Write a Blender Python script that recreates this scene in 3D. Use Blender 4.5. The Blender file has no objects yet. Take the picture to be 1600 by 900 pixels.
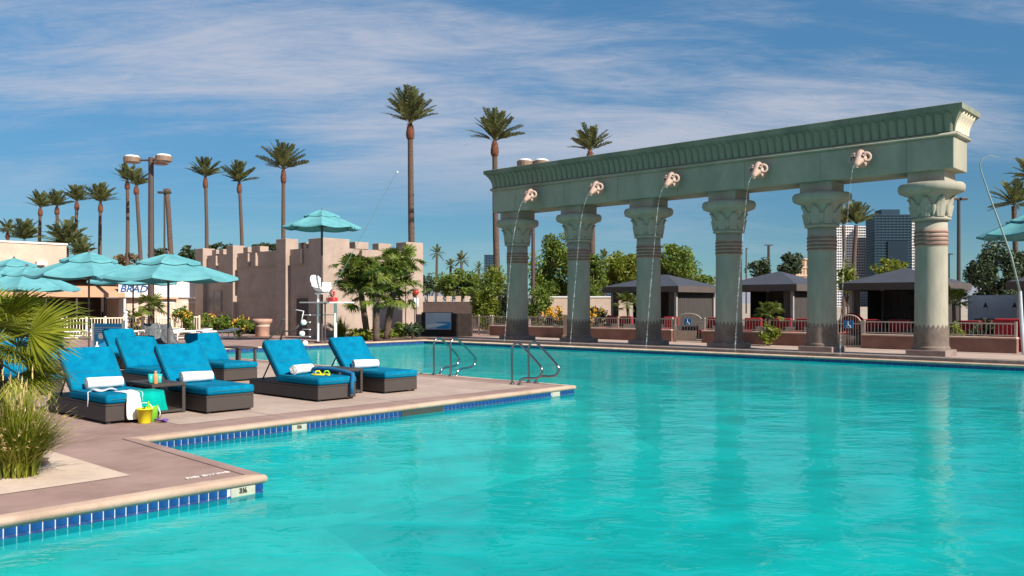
import bpy, bmesh, math, random
from mathutils import Vector, Matrix, Euler
from mathutils.geometry import tessellate_polygon
random.seed(7)
C = bpy.context.scene.collection
SC = bpy.context.scene
R = math.radians
PI = math.pi

# ------------------------------------------------------------------ camera
F, EYE, HZ = 1346.0, 1.65, 474.0            # focal length in photo pixels, eye height, horizon row
cam = bpy.data.cameras.new('camera')
cam.lens = F / 1600 * 36
cam.shift_y = 24 / 1600
cam.clip_start, cam.clip_end = 0.1, 30000
camo = bpy.data.objects.new('camera', cam)
C.objects.link(camo)
camo.location = (0, 0, EYE)
camo.rotation_euler = (R(90), 0, 0)
SC.camera = camo

# ------------------------------------------------------------------ sun and sky
SUN_EL = R(37)
SX, SY = 0.7389, -0.6738                      # horizontal direction towards the sun
sl = bpy.data.lights.new('sun', 'SUN')
sl.energy = 5.0
sl.angle = R(0.5)
sl.color = (1.0, 0.93, 0.83)
so = bpy.data.objects.new('sun', sl)
C.objects.link(so)
sdir = Vector((SX * math.cos(SUN_EL), SY * math.cos(SUN_EL), math.sin(SUN_EL))).normalized()
so.rotation_euler = sdir.to_track_quat('Z', 'Y').to_euler()
so.location = (30, -20, 40)

w = bpy.data.worlds.new('World')
SC.world = w
w.use_nodes = True
nt = w.node_tree
nt.nodes.clear()
def N(tree, t, **kw):
    n = tree.nodes.new(t)
    for k, v in kw.items():
        setattr(n, k, v)
    return n
L = nt.links.new
out = N(nt, 'ShaderNodeOutputWorld')
bg = N(nt, 'ShaderNodeBackground')
bg.inputs['Strength'].default_value = 0.052
sky = N(nt, 'ShaderNodeTexSky')
sky.sky_type = 'NISHITA'
sky.sun_disc = False
sky.sun_elevation = SUN_EL
sky.sun_rotation = math.atan2(SX, SY)
sky.altitude = 600
sky.air_density = 1.0
sky.dust_density = 0.0
sky.ozone_density = 3.0
tint = N(nt, 'ShaderNodeMix', data_type='RGBA', blend_type='MULTIPLY')
tint.inputs['Factor'].default_value = 1
tint.inputs['B'].default_value = (0.56, 0.92, 1.09, 1)
L(sky.outputs[0], tint.inputs['A'])
tc = N(nt, 'ShaderNodeTexCoord')
sep = N(nt, 'ShaderNodeSeparateXYZ')
L(tc.outputs['Generated'], sep.inputs[0])
def M(tree, op, a, b=None, c=None):
    n = tree.nodes.new('ShaderNodeMath')
    n.operation = op
    for i, x in enumerate((a, b, c)):
        if x is None: continue
        if isinstance(x, (int, float)): n.inputs[i].default_value = x
        else: tree.links.new(x, n.inputs[i])
    return n.outputs[0]
zc = M(nt, 'MAXIMUM', sep.outputs['Z'], 0.0)
den = M(nt, 'ADD', zc, 0.16)
comb = N(nt, 'ShaderNodeCombineXYZ')
L(M(nt, 'DIVIDE', sep.outputs['X'], den), comb.inputs['X'])
L(M(nt, 'DIVIDE', sep.outputs['Y'], den), comb.inputs['Y'])
def mapped(rot, scale, loc):
    m = N(nt, 'ShaderNodeMapping')
    m.inputs['Rotation'].default_value = (0, 0, R(rot))
    m.inputs['Scale'].default_value = scale
    m.inputs['Location'].default_value = loc
    L(comb.outputs[0], m.inputs[0])
    return m.outputs[0]
def noise(tree, vec, scale, detail=6, rough=0.55, dist=0.0):
    n = N(tree, 'ShaderNodeTexNoise')
    n.inputs['Scale'].default_value = scale
    n.inputs['Detail'].default_value = detail
    n.inputs['Roughness'].default_value = rough
    n.inputs['Distortion'].default_value = dist
    if vec is not None: tree.links.new(vec, n.inputs['Vector'])
    return n.outputs[0]
def ramp(tree, fac, lo, hi):
    n = N(tree, 'ShaderNodeMapRange')
    n.interpolation_type = 'SMOOTHSTEP'
    n.inputs['From Min'].default_value = lo
    n.inputs['From Max'].default_value = hi
    tree.links.new(fac, n.inputs['Value'])
    return n.outputs[0]
big = noise(nt, mapped(18, (0.55, 0.9, 1), (2.35, 0.6, 0)), 0.95, 3, 0.5, 0.5)
streak = noise(nt, mapped(24, (0.7, 2.6, 1), (0.7, 3.1, 0)), 1.9, 9, 0.66, 0.7)
fine = noise(nt, mapped(-14, (2.0, 5.0, 1), (5.2, 1.7, 0)), 3.4, 8, 0.7, 0.9)
cov = M(nt, 'ADD', M(nt, 'MULTIPLY', big, 1.25), M(nt, 'ADD', M(nt, 'MULTIPLY', streak, 0.52), M(nt, 'MULTIPLY', fine, 0.24)))
mask = ramp(nt, cov, 0.86, 1.28)
low = M(nt, 'ADD', M(nt, 'MULTIPLY', ramp(nt, sep.outputs['Z'], 0.10, 0.20), 0.70), M(nt, 'MULTIPLY', ramp(nt, sep.outputs['Z'], 0.01, 0.08), 0.30))
mask = M(nt, 'MULTIPLY', M(nt, 'ADD', M(nt, 'MULTIPLY', mask, 0.80), 0.04), low)
cm = N(nt, 'ShaderNodeMix', data_type='RGBA')
L(mask, cm.inputs['Factor'])
grade = N(nt, 'ShaderNodeMix', data_type='RGBA', blend_type='MULTIPLY')
grade.inputs['Factor'].default_value = 1
gm = N(nt, 'ShaderNodeMix', data_type='RGBA')
L(ramp(nt, sep.outputs['Z'], 0.05, 0.36), gm.inputs['Factor'])
gm.inputs['A'].default_value = (0.80, 0.80, 0.80, 1)
gm.inputs['B'].default_value = (1.02, 1.27, 1.24, 1)
L(tint.outputs['Result'], grade.inputs['A'])
L(gm.outputs['Result'], grade.inputs['B'])
L(grade.outputs['Result'], cm.inputs['A'])
cm.inputs['B'].default_value = (6.9, 7.1, 8.2, 1)
L(cm.outputs['Result'], bg.inputs['Color'])
L(bg.outputs[0], out.inputs['Surface'])

SC.view_settings.view_transform = 'Standard'
SC.view_settings.look = 'None'
SC.view_settings.gamma = 1
SC.view_settings.exposure = 0.66
SC.render.engine = 'CYCLES'
SC.cycles.max_bounces = 8
SC.cycles.transparent_max_bounces = 12

# ------------------------------------------------------------------ materials
def mat(name, col, rough=0.7, trans=0.0, var=0.12, vscale=3.0, bump=0.0, bscale=40.0, col2=None, metal=0.0, spec=0.5, island=0.0, stretch=None, sub=0.0):
    m = bpy.data.materials.new(name)
    m.use_nodes = True
    t = m.node_tree
    b = t.nodes['Principled BSDF']
    b.inputs['Roughness'].default_value = rough
    b.inputs['Metallic'].default_value = metal
    b.inputs['Specular IOR Level'].default_value = spec
    co = N(t, 'ShaderNodeTexCoord')
    vec = co.outputs['Object']
    if stretch:
        mp = N(t, 'ShaderNodeMapping')
        mp.inputs['Scale'].default_value = stretch
        t.links.new(vec, mp.inputs[0])
        vec = mp.outputs[0]
    nz = noise(t, vec, vscale, 8, 0.62)
    mx = N(t, 'ShaderNodeMix', data_type='RGBA')
    c2 = col2 or tuple(min(1, c * (1 + var)) for c in col)
    c1 = col if col2 else tuple(c * (1 - var) for c in col)
    mx.inputs['A'].default_value = (*c1, 1)
    mx.inputs['B'].default_value = (*c2, 1)
    fac = ramp(t, nz, 0.32, 0.68)
    if island:
        g = N(t, 'ShaderNodeNewGeometry')
        fac = M(t, 'ADD', M(t, 'MULTIPLY', fac, 1 - island), M(t, 'MULTIPLY', g.outputs['Random Per Island'], island))
    t.links.new(fac, mx.inputs['Factor'])
    t.links.new(mx.outputs['Result'], b.inputs['Base Color'])
    if bump and col2:
        gr = N(t, 'ShaderNodeMix', data_type='RGBA', blend_type='MULTIPLY')
        gr.inputs['Factor'].default_value = 1
        t.links.new(mx.outputs['Result'], gr.inputs['A'])
        sp = M(t, 'ADD', M(t, 'MULTIPLY', noise(t, co.outputs['Object'], bscale*1.7, 3, 0.7), 0.42), M(t, 'MULTIPLY', noise(t, vec, vscale*4.3, 6, 0.7), 0.42))
        g3 = N(t, 'ShaderNodeCombineXYZ')
        v3 = M(t, 'ADD', sp, 0.58)
        for q in range(3): t.links.new(v3, g3.inputs[q])
        t.links.new(g3.outputs[0], gr.inputs['B'])
        t.links.new(gr.outputs['Result'], b.inputs['Base Color'])
    if bump:
        bn = N(t, 'ShaderNodeBump')
        bn.inputs['Strength'].default_value = bump
        bn.inputs['Distance'].default_value = 0.02
        t.links.new(noise(t, vec, bscale, 6, 0.6), bn.inputs['Height'])
        t.links.new(bn.outputs[0], b.inputs['Normal'])
    if trans:
        tl = N(t, 'ShaderNodeBsdfTranslucent'); ms = N(t, 'ShaderNodeMixShader')
        t.links.new(mx.outputs['Result'], tl.inputs['Color'])
        ms.inputs[0].default_value = trans
        t.links.new(b.outputs[0], ms.inputs[1]); t.links.new(tl.outputs[0], ms.inputs[2])
        t.links.new(ms.outputs[0], t.nodes['Material Output'].inputs['Surface'])
    return m

MT = {}
MT['deck'] = mat('deck_concrete', (0.25, 0.155, 0.13), 0.85, vscale=0.9, col2=(0.34, 0.225, 0.19), bump=0.25, bscale=90)
MT['deck_pale'] = mat('pale_concrete', (0.36, 0.265, 0.215), 0.85, vscale=1.0, col2=(0.44, 0.335, 0.275), bump=0.2, bscale=80)
MT['coping'] = mat('coping_stone', (0.42, 0.29, 0.21), 0.75, vscale=1.7, col2=(0.56, 0.40, 0.30), bump=0.2, bscale=60)
MT['ground'] = mat('sandy_ground', (0.30, 0.24, 0.18), 0.95, vscale=0.05, col2=(0.40, 0.33, 0.25))
MT['deck_pad'] = mat('cream_pad', (0.50, 0.385, 0.30), 0.85, vscale=1.4, col2=(0.60, 0.47, 0.37), bump=0.3, bscale=70)
MT['joint'] = mat('joint_filler', (0.25, 0.175, 0.155), 0.9)
MT['soil'] = mat('planting_soil', (0.12, 0.075, 0.05), 0.95, vscale=6, col2=(0.20, 0.13, 0.09), bump=0.5, bscale=30)
MT['plaster'] = mat('pool_plaster', (0.24, 0.60, 0.55), 0.8, vscale=0.9, var=0.16)
MT['pfloor'] = mat('pool_floor', (0.03, 0.53, 0.51), 0.8, vscale=0.5, var=0.12)
MT['grout'] = mat('white_grout', (0.46, 0.51, 0.57), 0.7)
MT['tile'] = mat('cobalt_tile', (0.004, 0.024, 0.105), 0.18, vscale=9, col2=(0.008, 0.055, 0.19))
MT['tile2'] = mat('navy_tile', (0.015, 0.03, 0.13), 0.2, vscale=9, col2=(0.03, 0.06, 0.22))
MT['white'] = mat('white_paint', (0.78, 0.76, 0.72), 0.55, var=0.05)
MT['signwhite'] = mat('marker_white', (0.36, 0.36, 0.29), 0.35, var=0.08, vscale=20)
MT['ink'] = mat('black_ink', (0.03, 0.035, 0.03), 0.5)
MT['stone'] = mat('painted_column_stone', (0.265, 0.25, 0.195), 0.8, vscale=1.3, col2=(0.345, 0.315, 0.245), bump=0.25, bscale=50, stretch=(1, 1, .35))
MT['beam'] = mat('painted_beam_stone', (0.25, 0.245, 0.185), 0.8, vscale=0.8, col2=(0.325, 0.31, 0.24), bump=0.2, bscale=40, stretch=(1, 1, .45))
MT['flute'] = mat('shaded_cornice_green', (0.125, 0.145, 0.103), 0.75, vscale=1.1, col2=(0.205, 0.22, 0.16), bump=0.25, bscale=40, stretch=(1, 1, 0.4))  # cornice green, with the shading of the flutes put into the tone
MT['cream'] = mat('sunlit_cornice_cream', (0.55, 0.50, 0.37), 0.8, vscale=1.6, col2=(0.66, 0.59, 0.45), bump=0.2, bscale=45)  # lit copy of the cornice colour, sunlight painted in
MT['ring'] = mat('ring_terracotta', (0.16, 0.085, 0.065), 0.8, vscale=3, col2=(0.22, 0.12, 0.09))
MT['darkbase'] = mat('dark_base_paint', (0.115, 0.085, 0.068), 0.8, vscale=2.5, col2=(0.19, 0.145, 0.115), bump=0.2, bscale=40)
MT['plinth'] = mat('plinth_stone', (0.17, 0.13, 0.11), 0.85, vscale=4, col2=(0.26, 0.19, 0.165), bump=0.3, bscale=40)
MT['ram'] = mat('ram_head_plaster', (0.38, 0.255, 0.20), 0.75, vscale=5, col2=(0.50, 0.35, 0.285), bump=0.35, bscale=22)
MT['lowwall'] = mat('rust_wall', (0.19, 0.092, 0.07), 0.85, vscale=1.4, col2=(0.26, 0.135, 0.105), bump=0.25, bscale=40)
MT['wallcap'] = mat('wall_cap', (0.48, 0.36, 0.29), 0.8, vscale=2)
MT['rail'] = mat('rail_paint', (0.44, 0.38, 0.32), 0.5, var=0.1)
MT['railw'] = mat('cream_rail_paint', (0.72, 0.62, 0.48), 0.5, var=0.08)
MT['steel'] = mat('steel_tube', (0.30, 0.31, 0.31), 0.18, metal=1.0, var=0.05)
MT['stucco'] = mat('stucco_wall', (0.32, 0.24, 0.195), 0.9, vscale=0.7, col2=(0.39, 0.30, 0.245), bump=0.35, bscale=14)
MT['stuccod'] = mat('brown_stucco', (0.19, 0.135, 0.115), 0.9, vscale=0.6, col2=(0.25, 0.18, 0.155), bump=0.3, bscale=14)
MT['facade'] = mat('peach_facade', (0.46, 0.35, 0.27), 0.85, vscale=0.5, col2=(0.54, 0.42, 0.33), bump=0.2, bscale=10)
MT['fwhite'] = mat('white_facade', (0.66, 0.62, 0.57), 0.8, var=0.04, vscale=0.6)
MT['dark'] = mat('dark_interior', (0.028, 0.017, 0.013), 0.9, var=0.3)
MT['awning'] = mat('tan_awning', (0.52, 0.29, 0.175), 0.9, vscale=1, var=0.08)
MT['wicker'] = mat('brown_wicker', (0.026, 0.020, 0.017), 0.6, vscale=60, col2=(0.066, 0.049, 0.042), bump=0.5, bscale=160, stretch=(1, 1, 3))
MT['wood'] = mat('dark_metal', (0.04, 0.034, 0.03), 0.5)
MT['cushion'] = mat('turquoise_cushion', (0.0005, 0.125, 0.235), 0.95, vscale=5, col2=(0.001, 0.18, 0.305), bump=0.35, bscale=70, spec=0.05)
MT['piping'] = mat('cushion_piping', (0.004, 0.13, 0.19), 0.9)
MT['towel'] = mat('white_towel', (0.80, 0.79, 0.77), 0.95, var=0.04, bump=0.6, bscale=120, spec=0.1)
MT['teal'] = mat('teal_towel', (0.0, 0.32, 0.26), 0.95, var=0.15, vscale=7, bump=0.6, bscale=120, spec=0.1)
MT['yellow'] = mat('yellow_plastic', (0.75, 0.62, 0.02), 0.35, var=0.05)
MT['lime'] = mat('lime_plastic', (0.20, 0.55, 0.03), 0.35, var=0.05)
MT['purple'] = mat('purple_plastic', (0.22, 0.07, 0.45), 0.35, var=0.05)
MT['cup'] = mat('teal_plastic', (0.02, 0.42, 0.38), 0.3, var=0.05)
MT['orange'] = mat('orange_bottle', (0.62, 0.25, 0.09), 0.35, var=0.05)
MT['canopy'] = mat('aqua_canvas', (0.085, 0.275, 0.305), 0.85, vscale=3, col2=(0.125, 0.345, 0.375), spec=0.2)
MT['pole'] = mat('bronze_pole', (0.07, 0.05, 0.045), 0.45)
MT['lampmetal'] = mat('lamp_post_brown', (0.07, 0.045, 0.038), 0.5, vscale=1)
MT['lamphead'] = mat('lamp_head_tan', (0.22, 0.145, 0.105), 0.5)
MT['trunk'] = mat('palm_trunk', (0.055, 0.034, 0.026), 0.9, vscale=7, col2=(0.125, 0.08, 0.06), bump=0.6, bscale=14, stretch=(1, 1, 3))
MT['boot'] = mat('palm_boot', (0.085, 0.028, 0.014), 0.9, vscale=7, col2=(0.17, 0.06, 0.03), bump=0.8, bscale=14)
MT['frond'] = mat('palm_frond', (0.05, 0.07, 0.018), 0.6, trans=.3, vscale=1.3, col2=(0.19, 0.20, 0.065), island=0.5)
MT['fan'] = mat('fan_leaf', (0.05, 0.095, 0.016), 0.55, trans=.3, vscale=2.0, col2=(0.22, 0.26, 0.04), island=0.6)
MT['fannear'] = mat('fan_leaf_near', (0.06, 0.10, 0.008), 0.5, trans=.35, vscale=2.0, col2=(0.30, 0.31, 0.022), island=0.65)
MT['leafg'] = mat('leaf_green', (0.05, 0.10, 0.012), 0.6, trans=.3, vscale=0.9, col2=(0.20, 0.26, 0.03), island=0.55)
MT['leafy'] = mat('leaf_yellow_green', (0.085, 0.135, 0.012), 0.6, trans=.3, vscale=0.9, col2=(0.26, 0.28, 0.025), island=0.55)
MT['leafd'] = mat('leaf_dark', (0.018, 0.038, 0.014), 0.6, vscale=0.9, col2=(0.055, 0.085, 0.030), island=0.55)
MT['leafo'] = mat('flower_orange', (0.50, 0.20, 0.015), 0.6, vscale=2.0, col2=(0.62, 0.42, 0.03), island=0.6)
MT['leafb'] = mat('leaf_brown', (0.11, 0.065, 0.03), 0.7, vscale=1, col2=(0.19, 0.13, 0.05), island=0.5)
MT['grass'] = mat('grass_blade', (0.11, 0.16, 0.010), 0.6, trans=.3, vscale=3, col2=(0.31, 0.30, 0.03), island=0.7)
MT['plume'] = mat('grass_plume', (0.42, 0.30, 0.12), 0.8, vscale=3, col2=(0.60, 0.46, 0.22), island=0.6)
MT['bark'] = mat('tree_bark', (0.09, 0.06, 0.04), 0.95, vscale=5, var=0.3)
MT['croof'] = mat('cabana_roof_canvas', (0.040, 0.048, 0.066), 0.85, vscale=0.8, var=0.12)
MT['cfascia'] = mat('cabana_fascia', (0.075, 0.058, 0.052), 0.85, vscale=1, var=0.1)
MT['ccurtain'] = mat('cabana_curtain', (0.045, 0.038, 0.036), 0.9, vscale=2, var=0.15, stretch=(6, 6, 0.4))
MT['cpost'] = mat('cabana_post', (0.30, 0.27, 0.26), 0.6)
MT['red'] = mat('red_cushion', (0.30, 0.012, 0.018), 0.8, vscale=4, var=0.15)
MT['redp'] = mat('red_plastic', (0.55, 0.02, 0.02), 0.4, var=0.1)
MT['blue'] = mat('blue_sign', (0.02, 0.17, 0.42), 0.4, var=0.08)
MT['sky_blue'] = mat('bright_blue_panel', (0.01, 0.27, 0.55), 0.5, vscale=3, var=0.15)
MT['bluetext'] = mat('blue_letters', (0.012, 0.075, 0.24), 0.5)
MT['glassb'] = mat('blue_curtain_glass', (0.008, 0.028, 0.050), 0.5, spec=.2, vscale=0.05, col2=(0.014, 0.045, 0.075))
MT['glassl'] = mat('pale_blue_glass', (0.045, 0.09, 0.14), 0.4, spec=.3, vscale=0.05, col2=(0.11, 0.20, 0.30))
MT['mull'] = mat('tower_mullion', (0.011, 0.034, 0.056), 0.4)
MT['condo'] = mat('condo_concrete', (0.62, 0.60, 0.60), 0.8, var=0.04)
MT['condow'] = mat('condo_window', (0.05, 0.06, 0.085), 0.3)
MT['tan'] = mat('tan_block', (0.52, 0.37, 0.26), 0.85)
MT['hill'] = mat('hazy_mountain', (0.17, 0.185, 0.23), 1.0, vscale=0.002, col2=(0.22, 0.23, 0.27))  # distance haze put into the blue-grey colour
MT['pot'] = mat('terracotta_pot', (0.44, 0.26, 0.19), 0.8, vscale=4)
MT['sling'] = mat('charcoal_sling', (0.03, 0.035, 0.042), 0.7, vscale=14, col2=(0.11, 0.12, 0.13))
MT['mural'] = mat('pale_mural_wall', (0.42, 0.46, 0.52), 0.8, vscale=1.2, col2=(0.52, 0.56, 0.60))
MT['bayglass'] = mat('dark_bay_glass', (0.005, 0.018, 0.032), 0.5, spec=.2)
MT['shadewall'] = mat('shaded_brown_wall', (0.075, 0.05, 0.042), 0.9, vscale=2)  # brown wall with its shade put into the colour
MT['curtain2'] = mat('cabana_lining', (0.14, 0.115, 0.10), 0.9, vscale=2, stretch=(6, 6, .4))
MT['ringpale'] = mat('ring_ground', (0.29, 0.20, 0.15), 0.8, vscale=3, col2=(0.36, 0.25, 0.195))
MT['polegreen'] = mat('pale_green_pole', (0.20, 0.27, 0.26), 0.5)
MT['navy'] = mat('navy_towel', (0.004, 0.11, 0.24), 0.9)

def jet_mat():
    m = bpy.data.materials.new('falling_water')
    m.use_nodes = True
    t = m.node_tree
    t.nodes.clear()
    o = N(t, 'ShaderNodeOutputMaterial'); mx = N(t, 'ShaderNodeMixShader')
    tr = N(t, 'ShaderNodeBsdfTransparent'); gl = N(t, 'ShaderNodeBsdfPrincipled')
    gl.inputs['Base Color'].default_value = (0.75, 0.82, 0.85, 1)
    gl.inputs['Roughness'].default_value = 0.15
    co = N(t, 'ShaderNodeTexCoord')
    nz = noise(t, co.outputs['Object'], 9, 4, 0.7)
    t.links.new(M(t, 'ADD', M(t, 'MULTIPLY', ramp(t, nz, 0.42, 0.68), 0.26), 0.03), mx.inputs[0])
    t.links.new(tr.outputs[0], mx.inputs[1]); t.links.new(gl.outputs[0], mx.inputs[2])
    t.links.new(mx.outputs[0], o.inputs[0])
    return m
MT['jet'] = jet_mat()

def water_mat():
    m = bpy.data.materials.new('pool_water')
    m.use_nodes = True
    t = m.node_tree
    t.nodes.clear()
    o = N(t, 'ShaderNodeOutputMaterial')
    co = N(t, 'ShaderNodeTexCoord')
    mp = N(t, 'ShaderNodeMapping')
    mp.inputs['Rotation'].default_value = (0, 0, R(12))
    mp.inputs['Scale'].default_value = (1.0, 1.5, 1)
    t.links.new(co.outputs['Object'], mp.inputs[0])
    n1 = noise(t, mp.outputs[0], 0.85, 3, 0.5, 0.5)
    n2 = noise(t, mp.outputs[0], 2.5, 3, 0.5, 0.7)
    hgt = M(t, 'ADD', M(t, 'MULTIPLY', n1, 0.65), M(t, 'MULTIPLY', n2, 0.30))
    bn = N(t, 'ShaderNodeBump')
    bn.inputs['Strength'].default_value = 0.34
    bn.inputs['Distance'].default_value = 0.10
    t.links.new(hgt, bn.inputs['Height'])
    fr = N(t, 'ShaderNodeFresnel')
    fr.inputs['IOR'].default_value = 1.31
    t.links.new(bn.outputs[0], fr.inputs['Normal'])
    gl = N(t, 'ShaderNodeBsdfGlossy')
    gl.inputs['Roughness'].default_value = 0.02
    t.links.new(bn.outputs[0], gl.inputs['Normal'])
    df = N(t, 'ShaderNodeBsdfDiffuse')
    cl = N(t, 'ShaderNodeMix', data_type='RGBA')
    cl.inputs['A'].default_value = (0.0, 0.38, 0.38, 1)
    cl.inputs['B'].default_value = (0.002, 0.58, 0.56, 1)
    t.links.new(ramp(t, hgt, 0.33, 0.62), cl.inputs['Factor'])
    t.links.new(cl.outputs['Result'], df.inputs['Color'])
    t.links.new(bn.outputs[0], df.inputs['Normal'])
    tr = N(t, 'ShaderNodeBsdfTransparent')
    tr.inputs['Color'].default_value = (0.30, 0.92, 0.90, 1)
    body = N(t, 'ShaderNodeMixShader')
    body.inputs[0].default_value = 0.56
    t.links.new(df.outputs[0], body.inputs[1]); t.links.new(tr.outputs[0], body.inputs[2])
    mx = N(t, 'ShaderNodeMixShader')
    t.links.new(M(t, 'MINIMUM', M(t, 'MULTIPLY', fr.outputs[0], 0.66), 0.36), mx.inputs[0])
    t.links.new(body.outputs[0], mx.inputs[1]); t.links.new(gl.outputs[0], mx.inputs[2])
    t.links.new(mx.outputs[0], o.inputs[0])
    return m
MT['water'] = water_mat()

# ------------------------------------------------------------------ frames and helpers
GA = Vector((0.6738, 0.7389))               # away from the camera, across the colonnade
GB = Vector((0.7389, -0.6738))              # along the colonnade towards the right
TH = math.atan2(GB.y, GB.x)                 # local x = GB, local y = GA
def W(b, a, z=0.0):
    return Vector((GA.x * a + GB.x * b, GA.y * a + GB.y * b, z))
def at(px, Y, py=None):                     # a point at distance Y seen at column px (and row py)
    return Vector(((px - 800) / F * Y, Y, 0.0 if py is None else EYE - (py - HZ) / F * Y))
def G(px, py, z=0.0):                       # a ground point
    Y = (EYE - z) * F / (py - HZ)
    return Vector(((px - 800) / F * Y, Y, z))
def b_at(px, a):                            # where the line a = const crosses column px
    t = (px - 800) / F
    return a * (GA.y * t - GA.x) / (-GB.y * t + GB.x)
def a_at(px, b):
    t = (px - 800) / F
    return b * (GB.x - t * GB.y) / (t * GA.y - GA.x)

class MB:
    def __init__(s): s.v = []; s.f = []; s.m = []
    def add(s, vs, fs, mi=0):
        k = len(s.v)
        s.v += [tuple(x) for x in vs]
        s.f += [tuple(i + k for i in f) for f in fs]
        s.m += [mi] * len(fs)
        return s
    def box(s, x0, x1, y0, y1, z0, z1, mi=0):
        return s.add([(x0,y0,z0),(x1,y0,z0),(x1,y1,z0),(x0,y1,z0),(x0,y0,z1),(x1,y0,z1),(x1,y1,z1),(x0,y1,z1)],
              [(3,2,1,0),(4,5,6,7),(0,1,5,4),(1,2,6,5),(2,3,7,6),(3,0,4,7)], mi)
    def tube(s, pts, r, n=8, caps=True, mi=0, flat=1.0):
        pts = [Vector(p) for p in pts]
        rs = r if isinstance(r, (list, tuple)) else [r] * len(pts)
        vs, fs = [], []
        t0 = (pts[1] - pts[0]).normalized()
        ref = Vector((0,0,1)) if abs(t0.z) < 0.9 else Vector((1,0,0))
        u = t0.cross(ref).normalized()
        for i, p in enumerate(pts):
            t = (pts[min(i+1, len(pts)-1)] - pts[max(i-1, 0)]).normalized()
            u = (u - t * u.dot(t)).normalized()
            vv = t.cross(u)
            for k in range(n):
                an = 2 * PI * k / n
                vs.append(p + u * math.cos(an) * rs[i] + vv * math.sin(an) * rs[i] * flat)
        for i in range(len(pts) - 1):
            for k in range(n):
                fs.append((i*n+k, i*n+(k+1)%n, (i+1)*n+(k+1)%n, (i+1)*n+k))
        if caps:
            fs.append(tuple(range(n-1, -1, -1)))
            fs.append(tuple((len(pts)-1)*n + k for k in range(n)))
        return s.add(vs, fs, mi)
    def lathe(s, prof, n=24, c=(0,0,0), caps=True, mi=0):
        vs, fs = [], []
        for r, z in prof:
            for k in range(n):
                an = 2 * PI * k / n
                vs.append((c[0] + r*math.cos(an), c[1] + r*math.sin(an), c[2] + z))
        m = len(prof)
        for i in range(m-1):
            for k in range(n):
                fs.append((i*n+k, i*n+(k+1)%n, (i+1)*n+(k+1)%n, (i+1)*n+k))
        if caps:
            fs.append(tuple(range(n-1,-1,-1)))
            fs.append(tuple((m-1)*n+k for k in range(n)))
        return s.add(vs, fs, mi)
    def prism(s, poly, z0, z1, mi=0):
        n = len(poly)
        vs = [(p[0],p[1],z0) for p in poly] + [(p[0],p[1],z1) for p in poly]
        fs = [tuple(range(n-1,-1,-1)), tuple(range(n,2*n))] + [(i,(i+1)%n,n+(i+1)%n,n+i) for i in range(n)]
        return s.add(vs, fs, mi)
    def grid(s, fn, nu, nv, mi=0):
        vs = [fn(i/nu, j/nv) for j in range(nv+1) for i in range(nu+1)]
        fs = [(j*(nu+1)+i, j*(nu+1)+i+1, (j+1)*(nu+1)+i+1, (j+1)*(nu+1)+i) for j in range(nv) for i in range(nu)]
        return s.add(vs, fs, mi)
    def sweep(s, poly, prof, closed=True, mi=0):      # poly counter-clockwise, prof = (outward offset, z)
        n = len(poly); P = [Vector((p[0],p[1])) for p in poly]; offs = []
        for i in range(n):
            d1 = (P[i]-P[i-1]).normalized(); d2 = (P[(i+1)%n]-P[i]).normalized()
            if not closed and i == 0: d1 = d2
            if not closed and i == n-1: d2 = d1
            n1 = Vector((d1.y,-d1.x)); n2 = Vector((d2.y,-d2.x))
            mm = (n1+n2).normalized()
            offs.append(mm / max(0.25, mm.dot(n1)))
        k = len(prof); vs, fs = [], []
        for i in range(n):
            for d, z in prof:
                q = P[i] + offs[i]*d
                vs.append((q.x,q.y,z))
        for i in range(n if closed else n-1):
            j = (i+1) % n
            for q in range(k-1):
                fs.append((i*k+q, j*k+q, j*k+q+1, i*k+q+1))
        return s.add(vs, fs, mi)
    def mesh(s, name, mats, smooth=False):
        me = bpy.data.meshes.new(name)
        me.from_pydata(s.v, [], s.f)
        for m in (mats if isinstance(mats, (list, tuple)) else [mats]):
            me.materials.append(m)
        for p, mi in zip(me.polygons, s.m):
            p.material_index = mi
            p.use_smooth = smooth
        me.update()
        return me
    def build(s, name, m, parent=None, smooth=False, bevel=0, seg=2, fixn=True):
        me = s.mesh(name, m, smooth)
        if fixn:
            bm = bmesh.new(); bm.from_mesh(me)
            bmesh.ops.recalc_face_normals(bm, faces=bm.faces)
            bm.to_mesh(me); bm.free()
        return put(name, me, parent, bevel=bevel, seg=seg)

def put(name, me, parent=None, loc=None, rot=None, scale=None, bevel=0, seg=2):
    o = bpy.data.objects.new(name, me)
    C.objects.link(o)
    if parent: o.parent = parent
    if loc is not None: o.location = loc
    if rot is not None: o.rotation_euler = rot
    if scale is not None: o.scale = scale if isinstance(scale, (tuple, list, Vector)) else (scale,)*3
    if bevel:
        b = o.modifiers.new('bevel', 'BEVEL'); b.width = bevel; b.segments = seg; b.limit_method = 'ANGLE'; b.angle_limit = R(40)
    return o
def tag(o, label=None, cat=None, group=None, kind=None):
    if label: o['label'] = label
    if cat: o['category'] = cat
    if group: o['group'] = group
    if kind: o['kind'] = kind
    return o
def thing(name, label, cat, loc=(0,0,0), rz=0.0, group=None):
    o = bpy.data.objects.new(name, None)
    o.empty_display_size = 0.2
    C.objects.link(o)
    o.location = loc; o.rotation_euler = (0,0,rz)
    return tag(o, label, cat, group)
def dup(root, loc, rz, label, scale=None):
    r = root.copy(); C.objects.link(r); r.location = loc; r.rotation_euler = (0,0,rz)
    r['label'] = label
    if scale: r.scale = (scale,)*3
    for ch in list(root.children):
        c = ch.copy(); C.objects.link(c); c.parent = r
        for g in list(ch.children):
            d = g.copy(); C.objects.link(d); d.parent = c
    return r
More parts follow.
